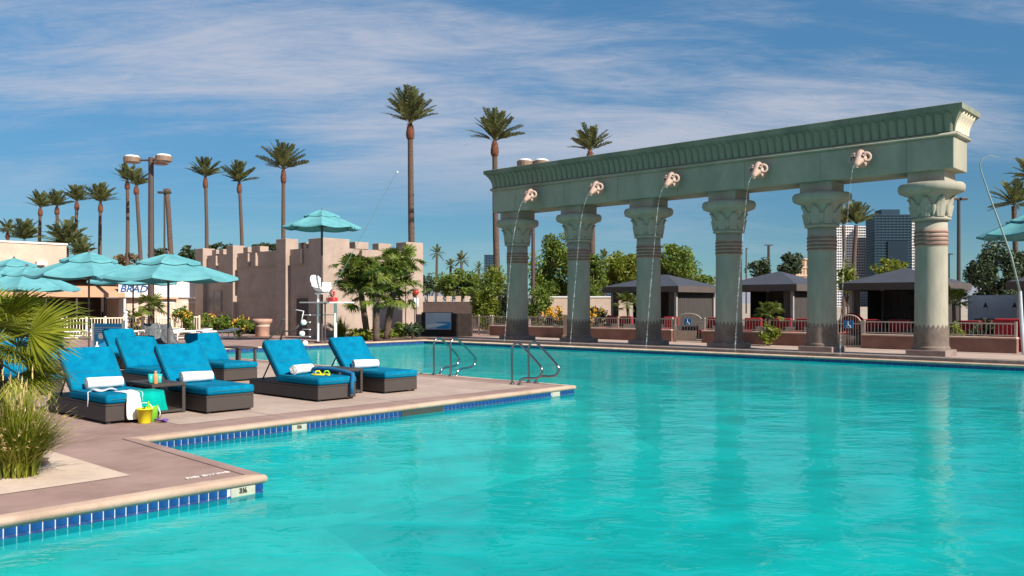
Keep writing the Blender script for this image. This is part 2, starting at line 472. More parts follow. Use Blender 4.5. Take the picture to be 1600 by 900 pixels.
def sheet(name, outer, holes, z, m):
    loops = [[Vector((p[0],p[1],0)) for p in outer]] + [[Vector((p[0],p[1],0)) for p in h] for h in holes]
    tris = tessellate_polygon(loops)
    flat = [v for l in loops for v in l]
    me = bpy.data.meshes.new(name)
    me.from_pydata([(v.x,v.y,z) for v in flat], [], [tuple(t) for t in tris])
    me.materials.append(m)
    bm = bmesh.new(); bm.from_mesh(me)
    for f in bm.faces:
        f.normal_update()
        if f.normal.z < 0: f.normal_flip()
    bm.to_mesh(me); bm.free()
    o = put(name, me)
    return tag(o, kind='structure')
def text(name, body, size, m, parent, loc, rot, shear=0.0, ext=0.006, off=0.0):
    cu = bpy.data.curves.new(name, 'FONT')
    cu.body = body; cu.size = size; cu.extrude = ext; cu.shear = shear; cu.offset = off
    cu.align_x = 'CENTER'; cu.align_y = 'CENTER'
    cu.materials.append(m)
    tmp = bpy.data.objects.new(name, cu); C.objects.link(tmp)
    me = bpy.data.meshes.new_from_object(tmp.evaluated_get(bpy.context.evaluated_depsgraph_get()))
    bpy.data.objects.remove(tmp); bpy.data.curves.remove(cu)
    me.name = name
    if not me.materials: me.materials.append(m)
    return put(name, me, parent, loc, rot)
# ------------------------------------------------------------------ pool, deck, ground
c1, c2, c3, kk = G(411, 743), G(213, 686), G(897, 603), G(663, 531)
a3, bK = c3.x*GA.x + c3.y*GA.y, kk.x*GB.x + kk.y*GB.y
aK = kk.x*GA.x + kk.y*GA.y
qq = W(bK, a3)
fr = W(bK + 34, aK); nr = Vector((13, 3.0, 0)); nl = c1 - GA.to_3d() * 6.6
pool = [nl, nr, fr, kk, qq, c3, c2, c1]
def area(p): return sum(p[i].x*p[(i+1)%len(p)].y - p[(i+1)%len(p)].x*p[i].y for i in range(len(p)))
if area(pool) < 0: pool.reverse()
WZ = -0.155
deck_out = [W(-75,-30), W(45,-30), W(45,33.2), W(-24,33.2), W(-24, 64), W(-75,64)]
BIG = 9000
ground = sheet('ground', [(-BIG,-BIG),(BIG,-BIG),(BIG,BIG),(-BIG,BIG)], [[(p.x,p.y) for p in deck_out]], -0.03, MT['ground'])
deck = sheet('pool_deck', deck_out, [pool], 0.0, MT['deck'])
pad_far = sheet('far_deck_strip', [W(-29.0,26.75), W(40,26.75), W(40,31.95), W(-29.0,31.95)], [], 0.004, MT['deck_pale'])
pen = sheet('lounge_deck_strip', [W(-28.5,5.6), W(-11.2,5.6), W(-11.2,12.9), W(-28.5,12.9)], [], 0.004, MT['deck_pale'])
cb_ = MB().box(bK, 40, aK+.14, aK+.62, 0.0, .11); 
cbo = cb_.build('pool_shade_kerb', MT['plinth'], bevel=.02); cbo.rotation_euler = (0,0,TH); tag(cbo, kind='structure')  # raised strip added, its dark stone standing for shade along the far edge
# joints in the deck
jm = MB()
for a in (7.0, 9.4, 11.8):
    p, q = W(-28.4, a), W(-10.75, a); d = GA*0.006
    jm.add([(p.x-d.x,p.y-d.y,.008),(q.x-d.x,q.y-d.y,.008),(q.x+d.x,q.y+d.y,.008),(p.x+d.x,p.y+d.y,.008)], [(0,1,2,3)])
for b in (-13.6, -16.6, -19.6, -22.6):
    p, q = W(b, 4.6), W(b, 13.4); d = GB*0.006
    jm.add([(p.x-d.x,p.y-d.y,.0085),(q.x-d.x,q.y-d.y,.0085),(q.x+d.x,q.y+d.y,.0085),(p.x+d.x,p.y+d.y,.0085)], [(0,1,2,3)])
for b in (-10.75,):
    p, q = W(b, 3.65), W(b, 4.45); d = GB*0.006
    jm.add([(p.x-d.x,p.y-d.y,.0085),(q.x-d.x,q.y-d.y,.0085),(q.x+d.x,q.y+d.y,.0085),(p.x+d.x,p.y+d.y,.0085)], [(0,1,2,3)])
for a in (1.2,):
    p, q = W(-8.24, a), W(-7.4, a); d = GA*0.006
    jm.add([(p.x-d.x,p.y-d.y,.008),(q.x-d.x,q.y-d.y,.008),(q.x+d.x,q.y+d.y,.008),(p.x+d.x,p.y+d.y,.008)], [(0,1,2,3)])
tag(jm.build('deck_joint', MT['joint'], fixn=False), kind='structure')
# basin
cop = MB().sweep(pool, [(0.125,-0.02),(0.125,0.0075),(0.122,0.008),(0.118,0.0082),(-0.005,0.010),(-0.022,0.002),(-0.032,-0.022),(-0.030,-0.05),(-0.012,-0.068),(0.0,-0.069)])
kprof = 10 - 1
for i in range(len(pool)):
    if {tuple(pool[i]), tuple(pool[(i+1)%len(pool)])} == {tuple(c1), tuple(c2)}: cop.m[i*kprof:(i+1)*kprof] = [1]*kprof
tag(cop.build('pool_coping', [MT['coping'], MT['deck']], smooth=True, fixn=False), kind='structure')
wall = MB().sweep(pool, [(0.0,-0.067),(0.0,-1.3)])
wall_o = tag(wall.build('pool_wall', MT['grout'], fixn=False), kind='structure')
tag(sheet('pool_floor', pool, [], -1.25, MT['pfloor']), kind='structure')
bench = MB()
i0 = pool.index(c2)
path = [qq, c3, c2, c1, nl] if pool[(i0+1) % len(pool)] is c1 else [nl, c1, c2, c3, qq]
bench.sweep(path, [(-.002,-.30),(-.16,-.33),(-.30,-.40),(-.55,-.62),(-.80,-.90),(-1.0,-1.12),(-1.2,-1.26)], closed=False)
pl = pool
tag(bench.build('pool_cove', MT['plaster'], None, True, fixn=False), kind='structure')
wat = sheet('pool_water', [p for p in pool], [], WZ, MT['water'])

# waterline tiles, one by one along the edges that face the camera
def tile_mesh(wd, z0, z1, m):
    mb = MB().box(-wd/2, wd/2, 0, 0.008, z0, z1)
    return mb.mesh('tile', m)
tm = [tile_mesh(0.084, -0.136, -0.075, MT['tile'])]
def tile_run(p, q, pitch, skip, name='tile'):
    d = q - p; n = int(d.length / pitch); d.normalize()
    rz = math.atan2(d.y, d.x)
    for i in range(n):
        s = (i + 0.5) * pitch
        if any(s0 <= s <= s1 for s0, s1 in skip): continue
        put(name, tm[0], wall_o, loc=p + d*s, rot=(0,0,rz))
nA, dA = (nl - c1).length, (nl - c1).normalized()
def along(px, p, q):                          # distance from p to where column px meets the line pq
    t = (px-800)/F; d = (q-p).normalized()
    return (p.y*t - p.x) / (d.x - d.y*t)
mk1 = along(379, c1, nl)
tile_run(c1, c1 + dA*3.4, 0.0935, [(mk1-0.12, mk1+0.12)])
tile_run(c3, c2, 0.0935, [(along(x, c3, c2)-hw, along(x, c3, c2)+hw) for x, hw in ((868,.12),(660,.42),(467,.12))])
lowt = MB()
def low_run(p, q, z0, z1, pitch, proud=0.009):
    d = q - p; n = int(d.length/pitch); d.normalize(); nn = Vector((-d.y, d.x, 0))*proud
    if n > 1500: n = 1500
    for i in range(n):
        u = p + d*(i*pitch+0.004); v = p + d*((i+1)*pitch-0.004)
        lowt.add([(u.x,u.y,z0),(v.x,v.y,z0),(v.x,v.y,z1),(u.x,u.y,z1),
                  (u.x+nn.x,u.y+nn.y,z0),(v.x+nn.x,v.y+nn.y,z0),(v.x+nn.x,v.y+nn.y,z1),(u.x+nn.x,u.y+nn.y,z1)],
                 [(4,5,6,7),(0,1,5,4),(3,7,6,2),(0,4,7,3),(1,2,6,5)])
for i in range(len(pl)):
    p, q = pl[i], pl[(i+1)%len(pl)]
    for u, v in ((nl,c1),(c2,c3)):
        if {tuple(p),tuple(q)} == {tuple(u),tuple(v)}: low_run(p, q, -0.205, -0.142, 0.0935)
    for u, v in ((kk,fr),(kk,qq)):
        if {tuple(p),tuple(q)} == {tuple(u),tuple(v)}: low_run(p, q, -0.22, -0.075, 0.20)
lt = lowt.build('lower_tile_course', MT['tile2'], wall_o); tag(lt, kind='stuff')
def marker(p, d, s, wd, txt):
    rz = math.atan2(d.y, d.x)
    o = put('depth_marker', MB().box(-wd/2, wd/2, 0, 0.014, -0.165, -0.073).mesh('depth_marker', MT['signwhite']), wall_o, loc=p+d*s, rot=(0,0,rz))
    if txt:
        text('numeral', txt, 0.062, MT['ink'], o, (0, 0.016, -0.107), (R(90), 0, R(180)), ext=0.001, off=0.004)
marker(c1, dA, mk1, 0.25, '3\u00bd')
d32 = (c2-c3).normalized()
marker(c3, d32, along(868, c3, c2), 0.25, None)
marker(c3, d32, along(467, c3, c2), 0.25, '3\u00bd')
o = put('skimmer_mouth', MB().box(-.465,.465,0,.014,-0.17,-0.073).mesh('skimmer_mouth', MT['ink']), wall_o, loc=c3+d32*along(660,c3,c2), rot=(0,0,math.atan2(d32.y,d32.x)))
# stencil on the deck
st = text('deck_stencil', 'NO DIVING', 0.085, MT['white'], None, G(325, 742, 0.012), (0,0,math.atan2(GA.y,GA.x)), ext=0.0015)
tag(st, 'faded white stencilled lettering on the deck corner beside the pool', 'stencil')

# planting bed with pale pad at left
bed = [G(-260,760), G(-20,752), G(150,735), G(206,744), G(150,722), G(108,700), G(60,668), G(-150,650)]
pd = [W(-8.25,3.63), W(-22,3.63), W(-22,-8), W(-8.25,-8)]
tag(sheet('planter_pad', pd, [], 0.006, MT['deck_pad']), kind='structure')
sp = G(30, 735)
pts = [(sp.x + 0.05 + 0.62*math.cos(t*PI/12)*(1+0.1*math.sin(3*t)) - 0.55, sp.y + 0.25 + 0.5*math.sin(t*PI/12)*(1+.1*math.cos(2*t))) for t in range(24)]
tag(sheet('planter_soil', pts, [], 0.011, MT['soil']), kind='structure')

# ------------------------------------------------------------------ colonnade
AC = 28.88                                   # the column axis
X6, Y6 = 13.17, 27.07
B6 = X6*GB.x + Y6*GB.y
SPAN = 3.50
bell = [(0.545,4.22),(0.645,4.24),(0.655,4.30),(0.60,4.33),(0.61,4.50),(0.635,4.70),(0.665,4.85),(0.71,4.95),(0.81,5.03),(0.95,5.075),(1.065,5.12),(1.105,5.22),(1.10,5.31),(1.05,5.375),(0.92,5.40),(0.6,5.41)]
shaft = [(0.562,0.78),(0.556,0.95),(0.55,1.1),(0.535,3.36),(0.535,4.29)]
def col_pieces():
    P = {}
    P['plinth'] = MB().box(-.67,.67,-.67,.67,0.0,.20).mesh('plinth', MT['plinth'])
    P['shaft'] = MB().lathe(shaft, 40).mesh('shaft', MT['stone'], True)
    n, vs, fs = 22, [], []
    for k in range(n*2):
        an = PI*k/n
        top = 1.0 if k % 2 == 0 else 0.83
        for r, z in ((.625,.20),(.625,.27),(.582,.32),(.575,.6),(.572,top)):
            vs.append((r*math.cos(an), r*math.sin(an), z))
    for k in range(n*2):
        j = (k+1) % (n*2)
        for q in range(4): fs.append((k*5+q, j*5+q, j*5+q+1, k*5+q+1))
    P['zigzag_base'] = MB().add(vs, fs).mesh('zigzag_base', MT['darkbase'])
    rg = MB()
    prof = []
    for i in range(4):
        z = 3.46 + i*0.125
        prof.append([(0.535,z),(0.562,z+.012),(0.568,z+.035),(0.562,z+.06),(0.535,z+.072)])
    rg.lathe([(0.535,3.42),(0.543,3.425),(0.543,3.965),(0.535,3.97)], 40, caps=False, mi=1)
    for pr in prof: rg.lathe(pr, 40, caps=False)
    P['ring_band'] = rg.mesh('ring_band', [MT['ring'], MT['ringpale']], True)
    P['capital'] = MB().lathe(bell, 48).mesh('capital', MT['stone'], True)
    P['impost_block'] = MB().box(-.62,.62,-.62,.62,5.40,5.74).mesh('impost_block', MT['stone'])
    def br(z):
        for (r0,z0),(r1,z1) in zip(bell, bell[1:]):
            if z0 <= z <= z1: return r0 + (r1-r0)*(z-z0)/max(1e-6,z1-z0)
        return 1.0
    def leaf(u, v):
        z = 4.335 + 0.60*v
        an = (u-.5) * 0.74 * (1.0 - 0.75*max(0, v-.55)/.45) * (0.72+.28*min(1, v/.4))
        bulge = 0.045*math.sqrt(max(0,1-(2*u-1)**2)) + 0.012 + 0.022*abs(math.sin(u*PI*3))
        r = br(z)*0.985 + bulge + 0.10*max(0, v-.65)
        return (r*math.cos(an), r*math.sin(an), z)
    lf = MB().grid(leaf, 10, 8)
    lf.tube([(0.755+0.05*math.cos(t), 0.0, 4.90+0.05*math.sin(t)) for t in [i*PI/5 for i in range(8)]], 0.035, 6)
    P['acanthus_leaf'] = lf.mesh('acanthus_leaf', MT['stone'], True)
    def bud(u, v):
        z = 4.355 + 0.34*v
        an = (u-.5) * 0.34 * math.sin(PI*min(1, .25+.75*(1-v)))
        r = br(z) + 0.07*math.sin(PI*u) + 0.04*v
        return (r*math.cos(an), r*math.sin(an), z)
    P['bud'] = MB().grid(bud, 6, 6).mesh('bud', MT['stone'], True)
    return P
CP = col_pieces()
order = ['leftmost column of the poolside colonnade, carrying the far end of the beam',
         'second column from the left in the poolside colonnade, beside orange flowers',
         'third column from the left, in front of the left end of the first cabana',
         'fourth column from the left, between the arched gate with the cream panel and a cabana',
         'fifth column from the left, beside the arched gate backed with red',
         'rightmost column of the colonnade, its right half brightly sunlit']
for i in range(6):
    p = W(B6 - SPAN*(5-i), AC)
    t = thing('column', order[i], 'column', p, TH, 'columns of the poolside colonnade')
    t.scale = (.875, .875, 1)
    for nme in ('plinth', 'shaft', 'zigzag_base', 'ring_band'):
        o = put(nme, CP[nme], t)
        if nme == 'plinth':
            bv = o.modifiers.new('bevel','BEVEL'); bv.width = .02; bv.segments = 2
    cap = put('capital', CP['capital'], t)
    for k in range(8):
        put('acanthus_leaf', CP['acanthus_leaf'], cap, rot=(0,0,k*PI/4))
        put('bud', CP['bud'], cap, rot=(0,0,(k+.5)*PI/4))
    put('impost_block', CP['impost_block'], t)

# entablature: local origin at its right end on the axis, x = GB, y = GA
LB = 5*SPAN + 1.70
ent = thing('entablature', 'long green Egyptian style beam and fluted cornice resting on six columns', 'beam', W(B6+.85, AC), TH)
for i in range(7):
    x = -LB+LB*(i+.5)/7
    MB().box(x-.006, x+.006, -.7025, -.699, 5.78, 6.68).build('seam', MT['darkbase'], ent)
MB().box(-LB, 0, -.70, .70, 5.74, 6.71).build('architrave', MT['beam'], ent, bevel=.025)
rect = [(-LB,-.70),(0,-.70),(0,.70),(-LB,.70)]
MB().sweep(rect, [(-.1,6.70),(.05,6.70),(.095,6.735),(.105,6.77),(.095,6.805),(.05,6.84),(-.1,6.84)]).build('torus_moulding', MT['beam'], ent, True)
def cav(z):
    u = max(0.0, (z-6.84)/0.62)
    return 0.02 + 0.25*u**2.2
zs = [6.83 + .63*i/8 for i in range(9)]
co = MB().sweep(rect, [(-.1,6.82)] + [(cav(z), z) for z in zs] + [(.305,7.46),(.31,7.62),(.27,7.64)])
co.add([(-LB-.27,-.97,7.64),(.27,-.97,7.64),(.27,.97,7.64),(-LB-.27,.97,7.64)], [(0,1,2,3)])
cornice = co.build('cornice', MT['flute'], ent)
def flute(m):
    def fn(u, v):
        z = 6.85 + .57*v
        an = (u-.5)
        wd = 0.118 * math.sqrt(max(0.0, 1 - max(0, (v-.82)/.18)**2))
        x = 2*an*wd
        d = cav(z) + 0.012 + 0.055*math.sqrt(max(0, 1-(2*an)**2)) * (1 if v < .97 else .55)
        return (x, -.70 - d, z)
    return MB().grid(fn, 6, 9).mesh('cornice_flute', m, True)
fl = flute(MT['flute']); fl_sunlit = flute(MT['cream'])
nfl = 71
for i in range(nfl):
    put('cornice_flute', fl, cornice, loc=(-LB + (i+.5)*LB/nfl, 0, 0))
for i in range(5):
    put('cornice_flute', fl_sunlit, cornice, loc=(-.70, -.56+i*.28, 0), rot=(0,0,R(90)))  # sunward end flutes take the lit cream copy
    put('cornice_flute', fl, cornice, loc=(-LB+.70, -.56+i*.28, 0), rot=(0,0,R(-90)))
# ram heads: local -y points towards the pool
def ram_pieces():
    rings = [(0.27,.0,.22,.24),(0.0,.0,.23,.25),(-.10,.02,.26,.28),(-.22,.01,.22,.24),(-.33,-.05,.165,.185),(-.43,-.13,.125,.14),(-.52,-.20,.11,.105),(-.57,-.235,.085,.075),(-.585,-.24,.03,.03)]
    n, vs, fs = 20, [], []
    for y, z, rx, rz in rings:
        for k in range(n):
            an = 2*PI*k/n
            sq = 1.0 + .10*math.cos(2*an)**2
            vs.append((rx*math.cos(an)*sq, y, z + rz*math.sin(an)*sq + (0.05*max(0, math.sin(an))**3 if y > -.3 else 0)))
    for i in range(len(rings)-1):
        for k in range(n): fs.append((i*n+k, i*n+(k+1)%n, (i+1)*n+(k+1)%n, (i+1)*n+k))
    fs.append(tuple((len(rings)-1)*n+k for k in range(n)))
    head = MB().add(vs, fs)
    for sx in (-1, 1):
        head.lathe([(.005,.05),(.045,.035),(.06,0),(.045,-.02),(.005,-.03)], 10, (sx*.15,-.28,.11))       # brow and eye
        head.tube([(sx*.16,-.20,-.10),(sx*.24,-.30,-.17),(sx*.27,-.32,-.27)], [.05,.06,.012], 8, flat=.5)     # ear
    head.box(-.07,.07,-.56,-.50,-.335,-.305)
    hm = head.mesh('ram_head', MT['ram'], True)
    hs = {}
    for sx in (-1, 1):
        pts, rs = [], []
        for i in range(26):
            f = i/25; th = R(135) - f*R(400)
            rr = .165*(1-.52*f)
            e = rr*math.cos(th)
            pts.append((sx*(.235 + .80*e + .03*f), -.16 + .50*e - .10*f, .05 + rr*math.sin(th)))
            rs.append(.064*(1-.70*f)*(1+.10*(i%2)))
        hs[sx] = MB().tube(pts, rs, 10).mesh('horn', MT['ram'], True)
    mo = MB().lathe([(.0,-.01),(.045,-.01),(.05,0.0),(.03,.01)], 10).mesh('mouth', MT['ink'])
    return hm, hs, mo
hm, hs, mo = ram_pieces()
jl = ['leftmost ram head', 'second ram head from the left', 'middle ram head', 'fourth ram head from the left', 'rightmost ram head']
def splash_bm(c, n, rad):
    mb = MB(); rnd = random.Random(int(c[0]*100))
    for i in range(n):
        a, r = rnd.random()*2*PI, rad*rnd.random()**.7
        x, y, z = c[0]+r*math.cos(a), c[1]+r*math.sin(a), c[2] + rnd.random()*0.16*(1-r/rad)
        q = .012 + rnd.random()*.02
        mb.lathe([(0.2*q,-.5*q),(q,0),(.2*q,.6*q)], 6, (x,y,z))
    return mb
for i in range(5):
    lx = -.85 - SPAN*(4-i) - SPAN*0.52
    zc = 6.24
    hd = put('ram_head', hm, ent, loc=(lx, -.92, zc), scale=.9)
    for sx in (-1, 1):
        put('horn', hs[sx], hd)
        put('eye', mo, hd, loc=(sx*.165,-.325,.065), rot=(R(90),0,sx*.5))
    pw = W(B6+.85+lx, AC)
    # jet: ballistic arc from the muzzle to the water
    pts, rs = [], []
    y0, z0 = -1.45, zc-.24
    land = 1.25
    for k in range(30):
        f = k/29
        z = z0 - (z0-WZ)*f**2 if f > 0 else z0
        q = W(B6+.85+lx, AC + y0 - land*f)
        pts.append((q.x - pw.x + 0.015*math.sin(9*f+i), q.y - pw.y, z)); rs.append(.009+.008*f+.004*math.sin(31*f+i))
    j = MB().tube(pts, rs, 8)
    e = W(0, y0-land)
    sb = splash_bm((e.x-pw.x, e.y-pw.y, WZ), 70, .30)
    jo = j.build('water_jet', MT['jet'], None, True)
    jo.location = (pw.x, pw.y, 0)
    tag(sb.build('splash', MT['jet'], jo, True), kind='stuff')
    tag(jo, 'thin arc of water falling from the ' + jl[i] + ' on the beam', 'water jet', 'water jets from the ram heads')
# ------------------------------------------------------------------ plants
def frond_mesh(seed, m, npair=24, droop=0.34, leaf=0.22, vup=0.25):
    rnd = random.Random(seed); mb = MB()
    def P(t): return Vector((t*(1-.12*droop*t), 0, -droop*t*t*.55))
    for i in range(8):
        t0, t1 = i/8, (i+1)/8; a, b = P(t0), P(t1); w0, w1 = .018*(1-t0)+.004, .018*(1-t1)+.004
        mb.add([(a.x,-w0,a.z),(a.x,w0,a.z),(b.x,w1,b.z),(b.x,-w1,b.z)], [(0,1,2,3)])
    for i in range(npair):
        t = .16 + .84*(i+.5)/npair
        ln = leaf*(math.sin(PI*min(1, t*.62+.30)))**.7*(.85+.3*rnd.random())
        p = P(t)
        for s in (-1, 1):
            fw = R(38+22*t+rnd.uniform(-6,6))
            d = Vector((math.cos(fw)*.9, s*math.sin(fw), vup*(1-.8*t)+rnd.uniform(-.10,.06)))
            tip = p + d*ln + Vector((0,0,-.10*ln))
            wv = Vector((.022,0,0))
            mid = p + d*ln*.5 + Vector((0,0,.02*ln))
            mb.add([p-wv*.6, p+wv*.6, mid+wv, tip, mid-wv], [(0,1,2,3,4)])
    return mb.mesh('frond', m)
FR_ = [frond_mesh(s, MT['frond']) for s in (1, 2, 3)]
def fan_mesh(seed, m, nseg=18, pet=.55, droop=.5, spread=150):
    rnd = random.Random(seed); mb = MB()
    mb.tube([(0,0,0),(pet*.5,0,.03),(pet,0,0)], [.022,.014,.010], 5)
    for i in range(nseg):
        an = R(-spread/2 + spread*i/(nseg-1)); ln = .62*(.72+.28*math.cos(an*.8))*(.9+.2*rnd.random())
        d = Vector((math.cos(an), math.sin(an), 0)); n = Vector((-d.y, d.x, 0))
        z1 = .05*math.cos(i*2.0); w1 = .056 if nseg < 25 else .0165
        p0 = Vector((pet,0,0)); p1 = p0 + d*ln*.5 + Vector((0,0,z1-.10*droop)); p2 = p0 + d*ln*.86 + Vector((0,0,z1-.42*droop*ln)); p3 = p0 + d*ln*(.97+.1*rnd.random()) + Vector((0,0,-(.75+.3*rnd.random())*droop*ln))
        mb.add([p0, p1-n*w1, p1+n*w1, p2+n*w1*.45, p2-n*w1*.45, p3], [(0,1,2),(1,4,3,2),(4,5,3)])
    return mb.mesh('leaf', m)
FAN = [fan_mesh(s, MT['fan']) for s in (11, 12, 13)]
FANN = [fan_mesh(s, MT['fannear'], 54, .55, .40, 168) for s in (21, 22, 23)]

palm_id = [0]
def palm(label, px, crown_y, px0, Y, cw, base_py=None, boot=True, nf=26, up=(24, 88), group='tall palms behind the pool', name='palm_tree', tw=.17, bush=False):
    """px, crown_y: crown base on the picture; px0: where the trunk meets the ground; cw: crown width in pixels"""
    palm_id[0] += 1; rnd = random.Random(palm_id[0]*17)
    top = at(px, Y, crown_y); base = at(px0, Y)
    t = thing(name, label, 'palm tree', base, 0, group)
    rel = top - base; H = rel.z
    s = cw/2/F*Y
    pts = []; rs = []
    bend = rnd.uniform(-.012,.012)*H
    for i in range(15):
        f = i/14
        pts.append((rel.x*f**1.3 + bend*math.sin(PI*f), rel.y*f, H*f))
        rs.append(tw*(1.28 - .4*f + .5*max(0,.06-f)/.06)*(1+.03*(i%2)))
    tr = MB().tube(pts, rs, 12)
    tr.build('trunk', MT['trunk'], t, True)
    if boot:
        bt = MB(); k = s*.30
        prof = [(tw*.9,-1.9*k),(tw*1.35,-1.6*k),(tw*1.5,-1.0*k),(tw*1.2,-.45*k),(tw*.75,.1*k),(tw*.4,.5*k)]
        bt.lathe(prof, 14, (rel.x, 0, H))
        for i in range(34):
            a = i*2.4; f = (i/34); zz = H - 1.7*k + 1.7*k*f; r = tw*(1.38-.35*f*f)
            bt.add([(rel.x+r*math.cos(a-.25), r*math.sin(a-.25), zz),(rel.x+r*math.cos(a+.25), r*math.sin(a+.25), zz),
                    (rel.x+r*1.22*math.cos(a), r*1.22*math.sin(a), zz+.32*k)], [(0,1,2)])
        bt.build('boot', MT['boot'], t, True)
    for i in range(nf):
        az = i*2.39996 + rnd.uniform(-.3,.3)
        f = (i+.5)/nf
        el = R(up[0] + (up[1]-up[0])*f + rnd.uniform(-7,7))
        sc = s*(1.20 + .12*f)*rnd.uniform(.92,1.1)
        put('frond', FR_[i%3], t, loc=(rel.x, 0, H+.06*s), rot=Euler((rnd.uniform(-.5,.5), -el, az), 'XYZ'), scale=sc)
    return t

def leaf_mass(mb, rnd, c, rad, n, size, clumps=22, inner=.35, flat=1.0):
    cs = []
    for i in range(clumps):
        d = Vector((rnd.gauss(0,1), rnd.gauss(0,1), rnd.gauss(0,1)))
        d.normalize(); d *= inner + (1-inner)*rnd.random()**.5
        cs.append((Vector((d.x*rad[0], d.y*rad[1], d.z*rad[2]))*.85, rnd.uniform(.22,.46)))
    for i in range(n):
        cc, cr = cs[i % clumps]
        d = Vector((rnd.gauss(0,1), rnd.gauss(0,1), rnd.gauss(0,1))); d.normalize(); d *= rnd.random()**.4
        p = Vector(c) + cc + Vector((d.x*rad[0], d.y*rad[1], d.z*rad[2]*flat))*cr
        u = Vector((rnd.gauss(0,1), rnd.gauss(0,1), rnd.gauss(0,.7))).normalized()
        v = u.cross(Vector((rnd.gauss(0,1), rnd.gauss(0,1), rnd.gauss(0,1)))).normalized()
        s = size*rnd.uniform(.6,1.3)
        mb.add([p-u*s, p+v*s*.42, p+u*s, p-v*s*.42], [(0,1,2,3)])
    return cs
def tree(label, px, py, Y, wpx, hpx, m, n=2600, leaf=.17, base_py=None, name='tree', cat='tree', group=None, depth=.8, seed=None, clumps=26, m2=None, ground=0.0):
    """crown centre on the picture, crown width and height in pixels"""
    rnd = random.Random(seed or int(px*31+py))
    c = at(px, Y, py); rad = (wpx/2/F*Y, wpx/2/F*Y*depth, hpx/2/F*Y)
    t = thing(name, label, cat, (c.x, c.y, ground), 0, group)
    mb = MB(); cs = leaf_mass(mb, rnd, (0,0,c.z-ground), rad, n, leaf, clumps)
    mb.build('crown', m, t, fixn=False)
    if m2:
        q = MB(); leaf_mass(q, rnd, (0,-rad[1]*.2,c.z-ground+rad[2]*.25), (rad[0]*.95,rad[1]*.9,rad[2]*.8), n//5, leaf*.8, clumps)
        q.build('flowers', m2, t, fixn=False)
    if c.z - ground > rad[2]*.6:
        tb = MB(); hz = c.z-ground; r0 = max(.05, rad[2]*.06)
        tb.tube([(0,0,0),(.03,0,hz*.4),(0,0,hz*.8)], [r0*1.3,r0,r0*.6], 8)
        for cc, cr in cs[:9]:
            tb.tube([(0,0,hz*.5),(cc.x*.4,cc.y*.4,hz*.72+cc.z*.2),(cc.x*.9,cc.y*.9,hz+cc.z*.9)], [r0*.6,r0*.4,r0*.12], 5)
        tb.build('trunk', MT['bark'], t, True)
    return t
def shrub(label, px, base_py, wpx, hpx, m, n=700, leaf=.10, m2=None, cat='shrub', group=None, Y=None, seed=None, ground=0.0):
    p = G(px, base_py) if Y is None else at(px, Y)
    Y = p.y
    rnd = random.Random(seed or int(px*13+base_py))
    hx, hz = wpx/2/F*Y, hpx/F*Y
    t = thing('shrub', label, cat, (p.x, p.y, ground), 0, group)
    mb = MB(); leaf_mass(mb, rnd, (0,0,hz*.48), (hx, hx*.7, hz*.52), n, leaf, 16, .2)
    mb.build('foliage', m, t, fixn=False)
    if m2:
        q = MB(); leaf_mass(q, rnd, (0,-hx*.15,hz*.66), (hx*.9, hx*.65, hz*.38), n//(3 if cat == 'hedge' else 8), leaf*.75, 12, .5)
        q.build('flowers', m2, t, fixn=False)
    sm = MB()
    for i in range(5): sm.tube([(0,0,0),(rnd.uniform(-.3,.3)*hx,rnd.uniform(-.3,.3)*hx,hz*.5)], [.025,.01], 5)
    sm.build('stem', MT['bark'], t)
    return t
def tuft(label, px, base_py, wpx, hpx, n, m, m2=None, name='grass_clump', width=.006, seed=3, Y=None, plume=0.25):
    p = G(px, base_py); Y = p.y
    rnd = random.Random(seed); Wd, Hh = wpx/2/F*Y, hpx/F*Y
    t = thing(name, label, 'ornamental grass', (p.x, p.y, 0))
    mb, pm = MB(), MB()
    for i in range(n):
        az = rnd.random()*2*PI; out = rnd.random()**.7; h = Hh*rnd.uniform(.55,1.02)*(1-.35*out)
        b0 = Vector((rnd.gauss(0,.10)*Wd, rnd.gauss(0,.10)*Wd, 0)); d = Vector((math.cos(az), math.sin(az), 0))
        side = Vector((-d.y, d.x, 0))*width*rnd.uniform(.6,1.3)
        pts = [b0 + d*Wd*out*f**1.6 + Vector((0,0,h*(f - .28*out*f**3))) for f in (0,.3,.6,.85,1)]
        ws = (1,.95,.75,.45,.08)
        vs = []
        for q, wv in zip(pts, ws): vs += [q-side*wv, q+side*wv]
        mb.add(vs, [(2*k,2*k+1,2*k+3,2*k+2) for k in range(4)])
        if m2 and rnd.random() < plume:
            q = pts[-1]; dd = (pts[-1]-pts[-2]).normalized()
            for k in range(5):
                o = q + dd*(.02*k) ; e = o + dd*.05 + Vector((rnd.gauss(0,.014), rnd.gauss(0,.014), rnd.gauss(0,.014)))
                mb2 = [o-side*.8, o+side*.8, e]
                pm.add(mb2, [(0,1,2)])
    b = mb.build('blades', m, t, fixn=False); tag(b, kind='stuff')
    if m2:
        q = pm.build('plumes', m2, t, fixn=False); tag(q, kind='stuff')
    return t
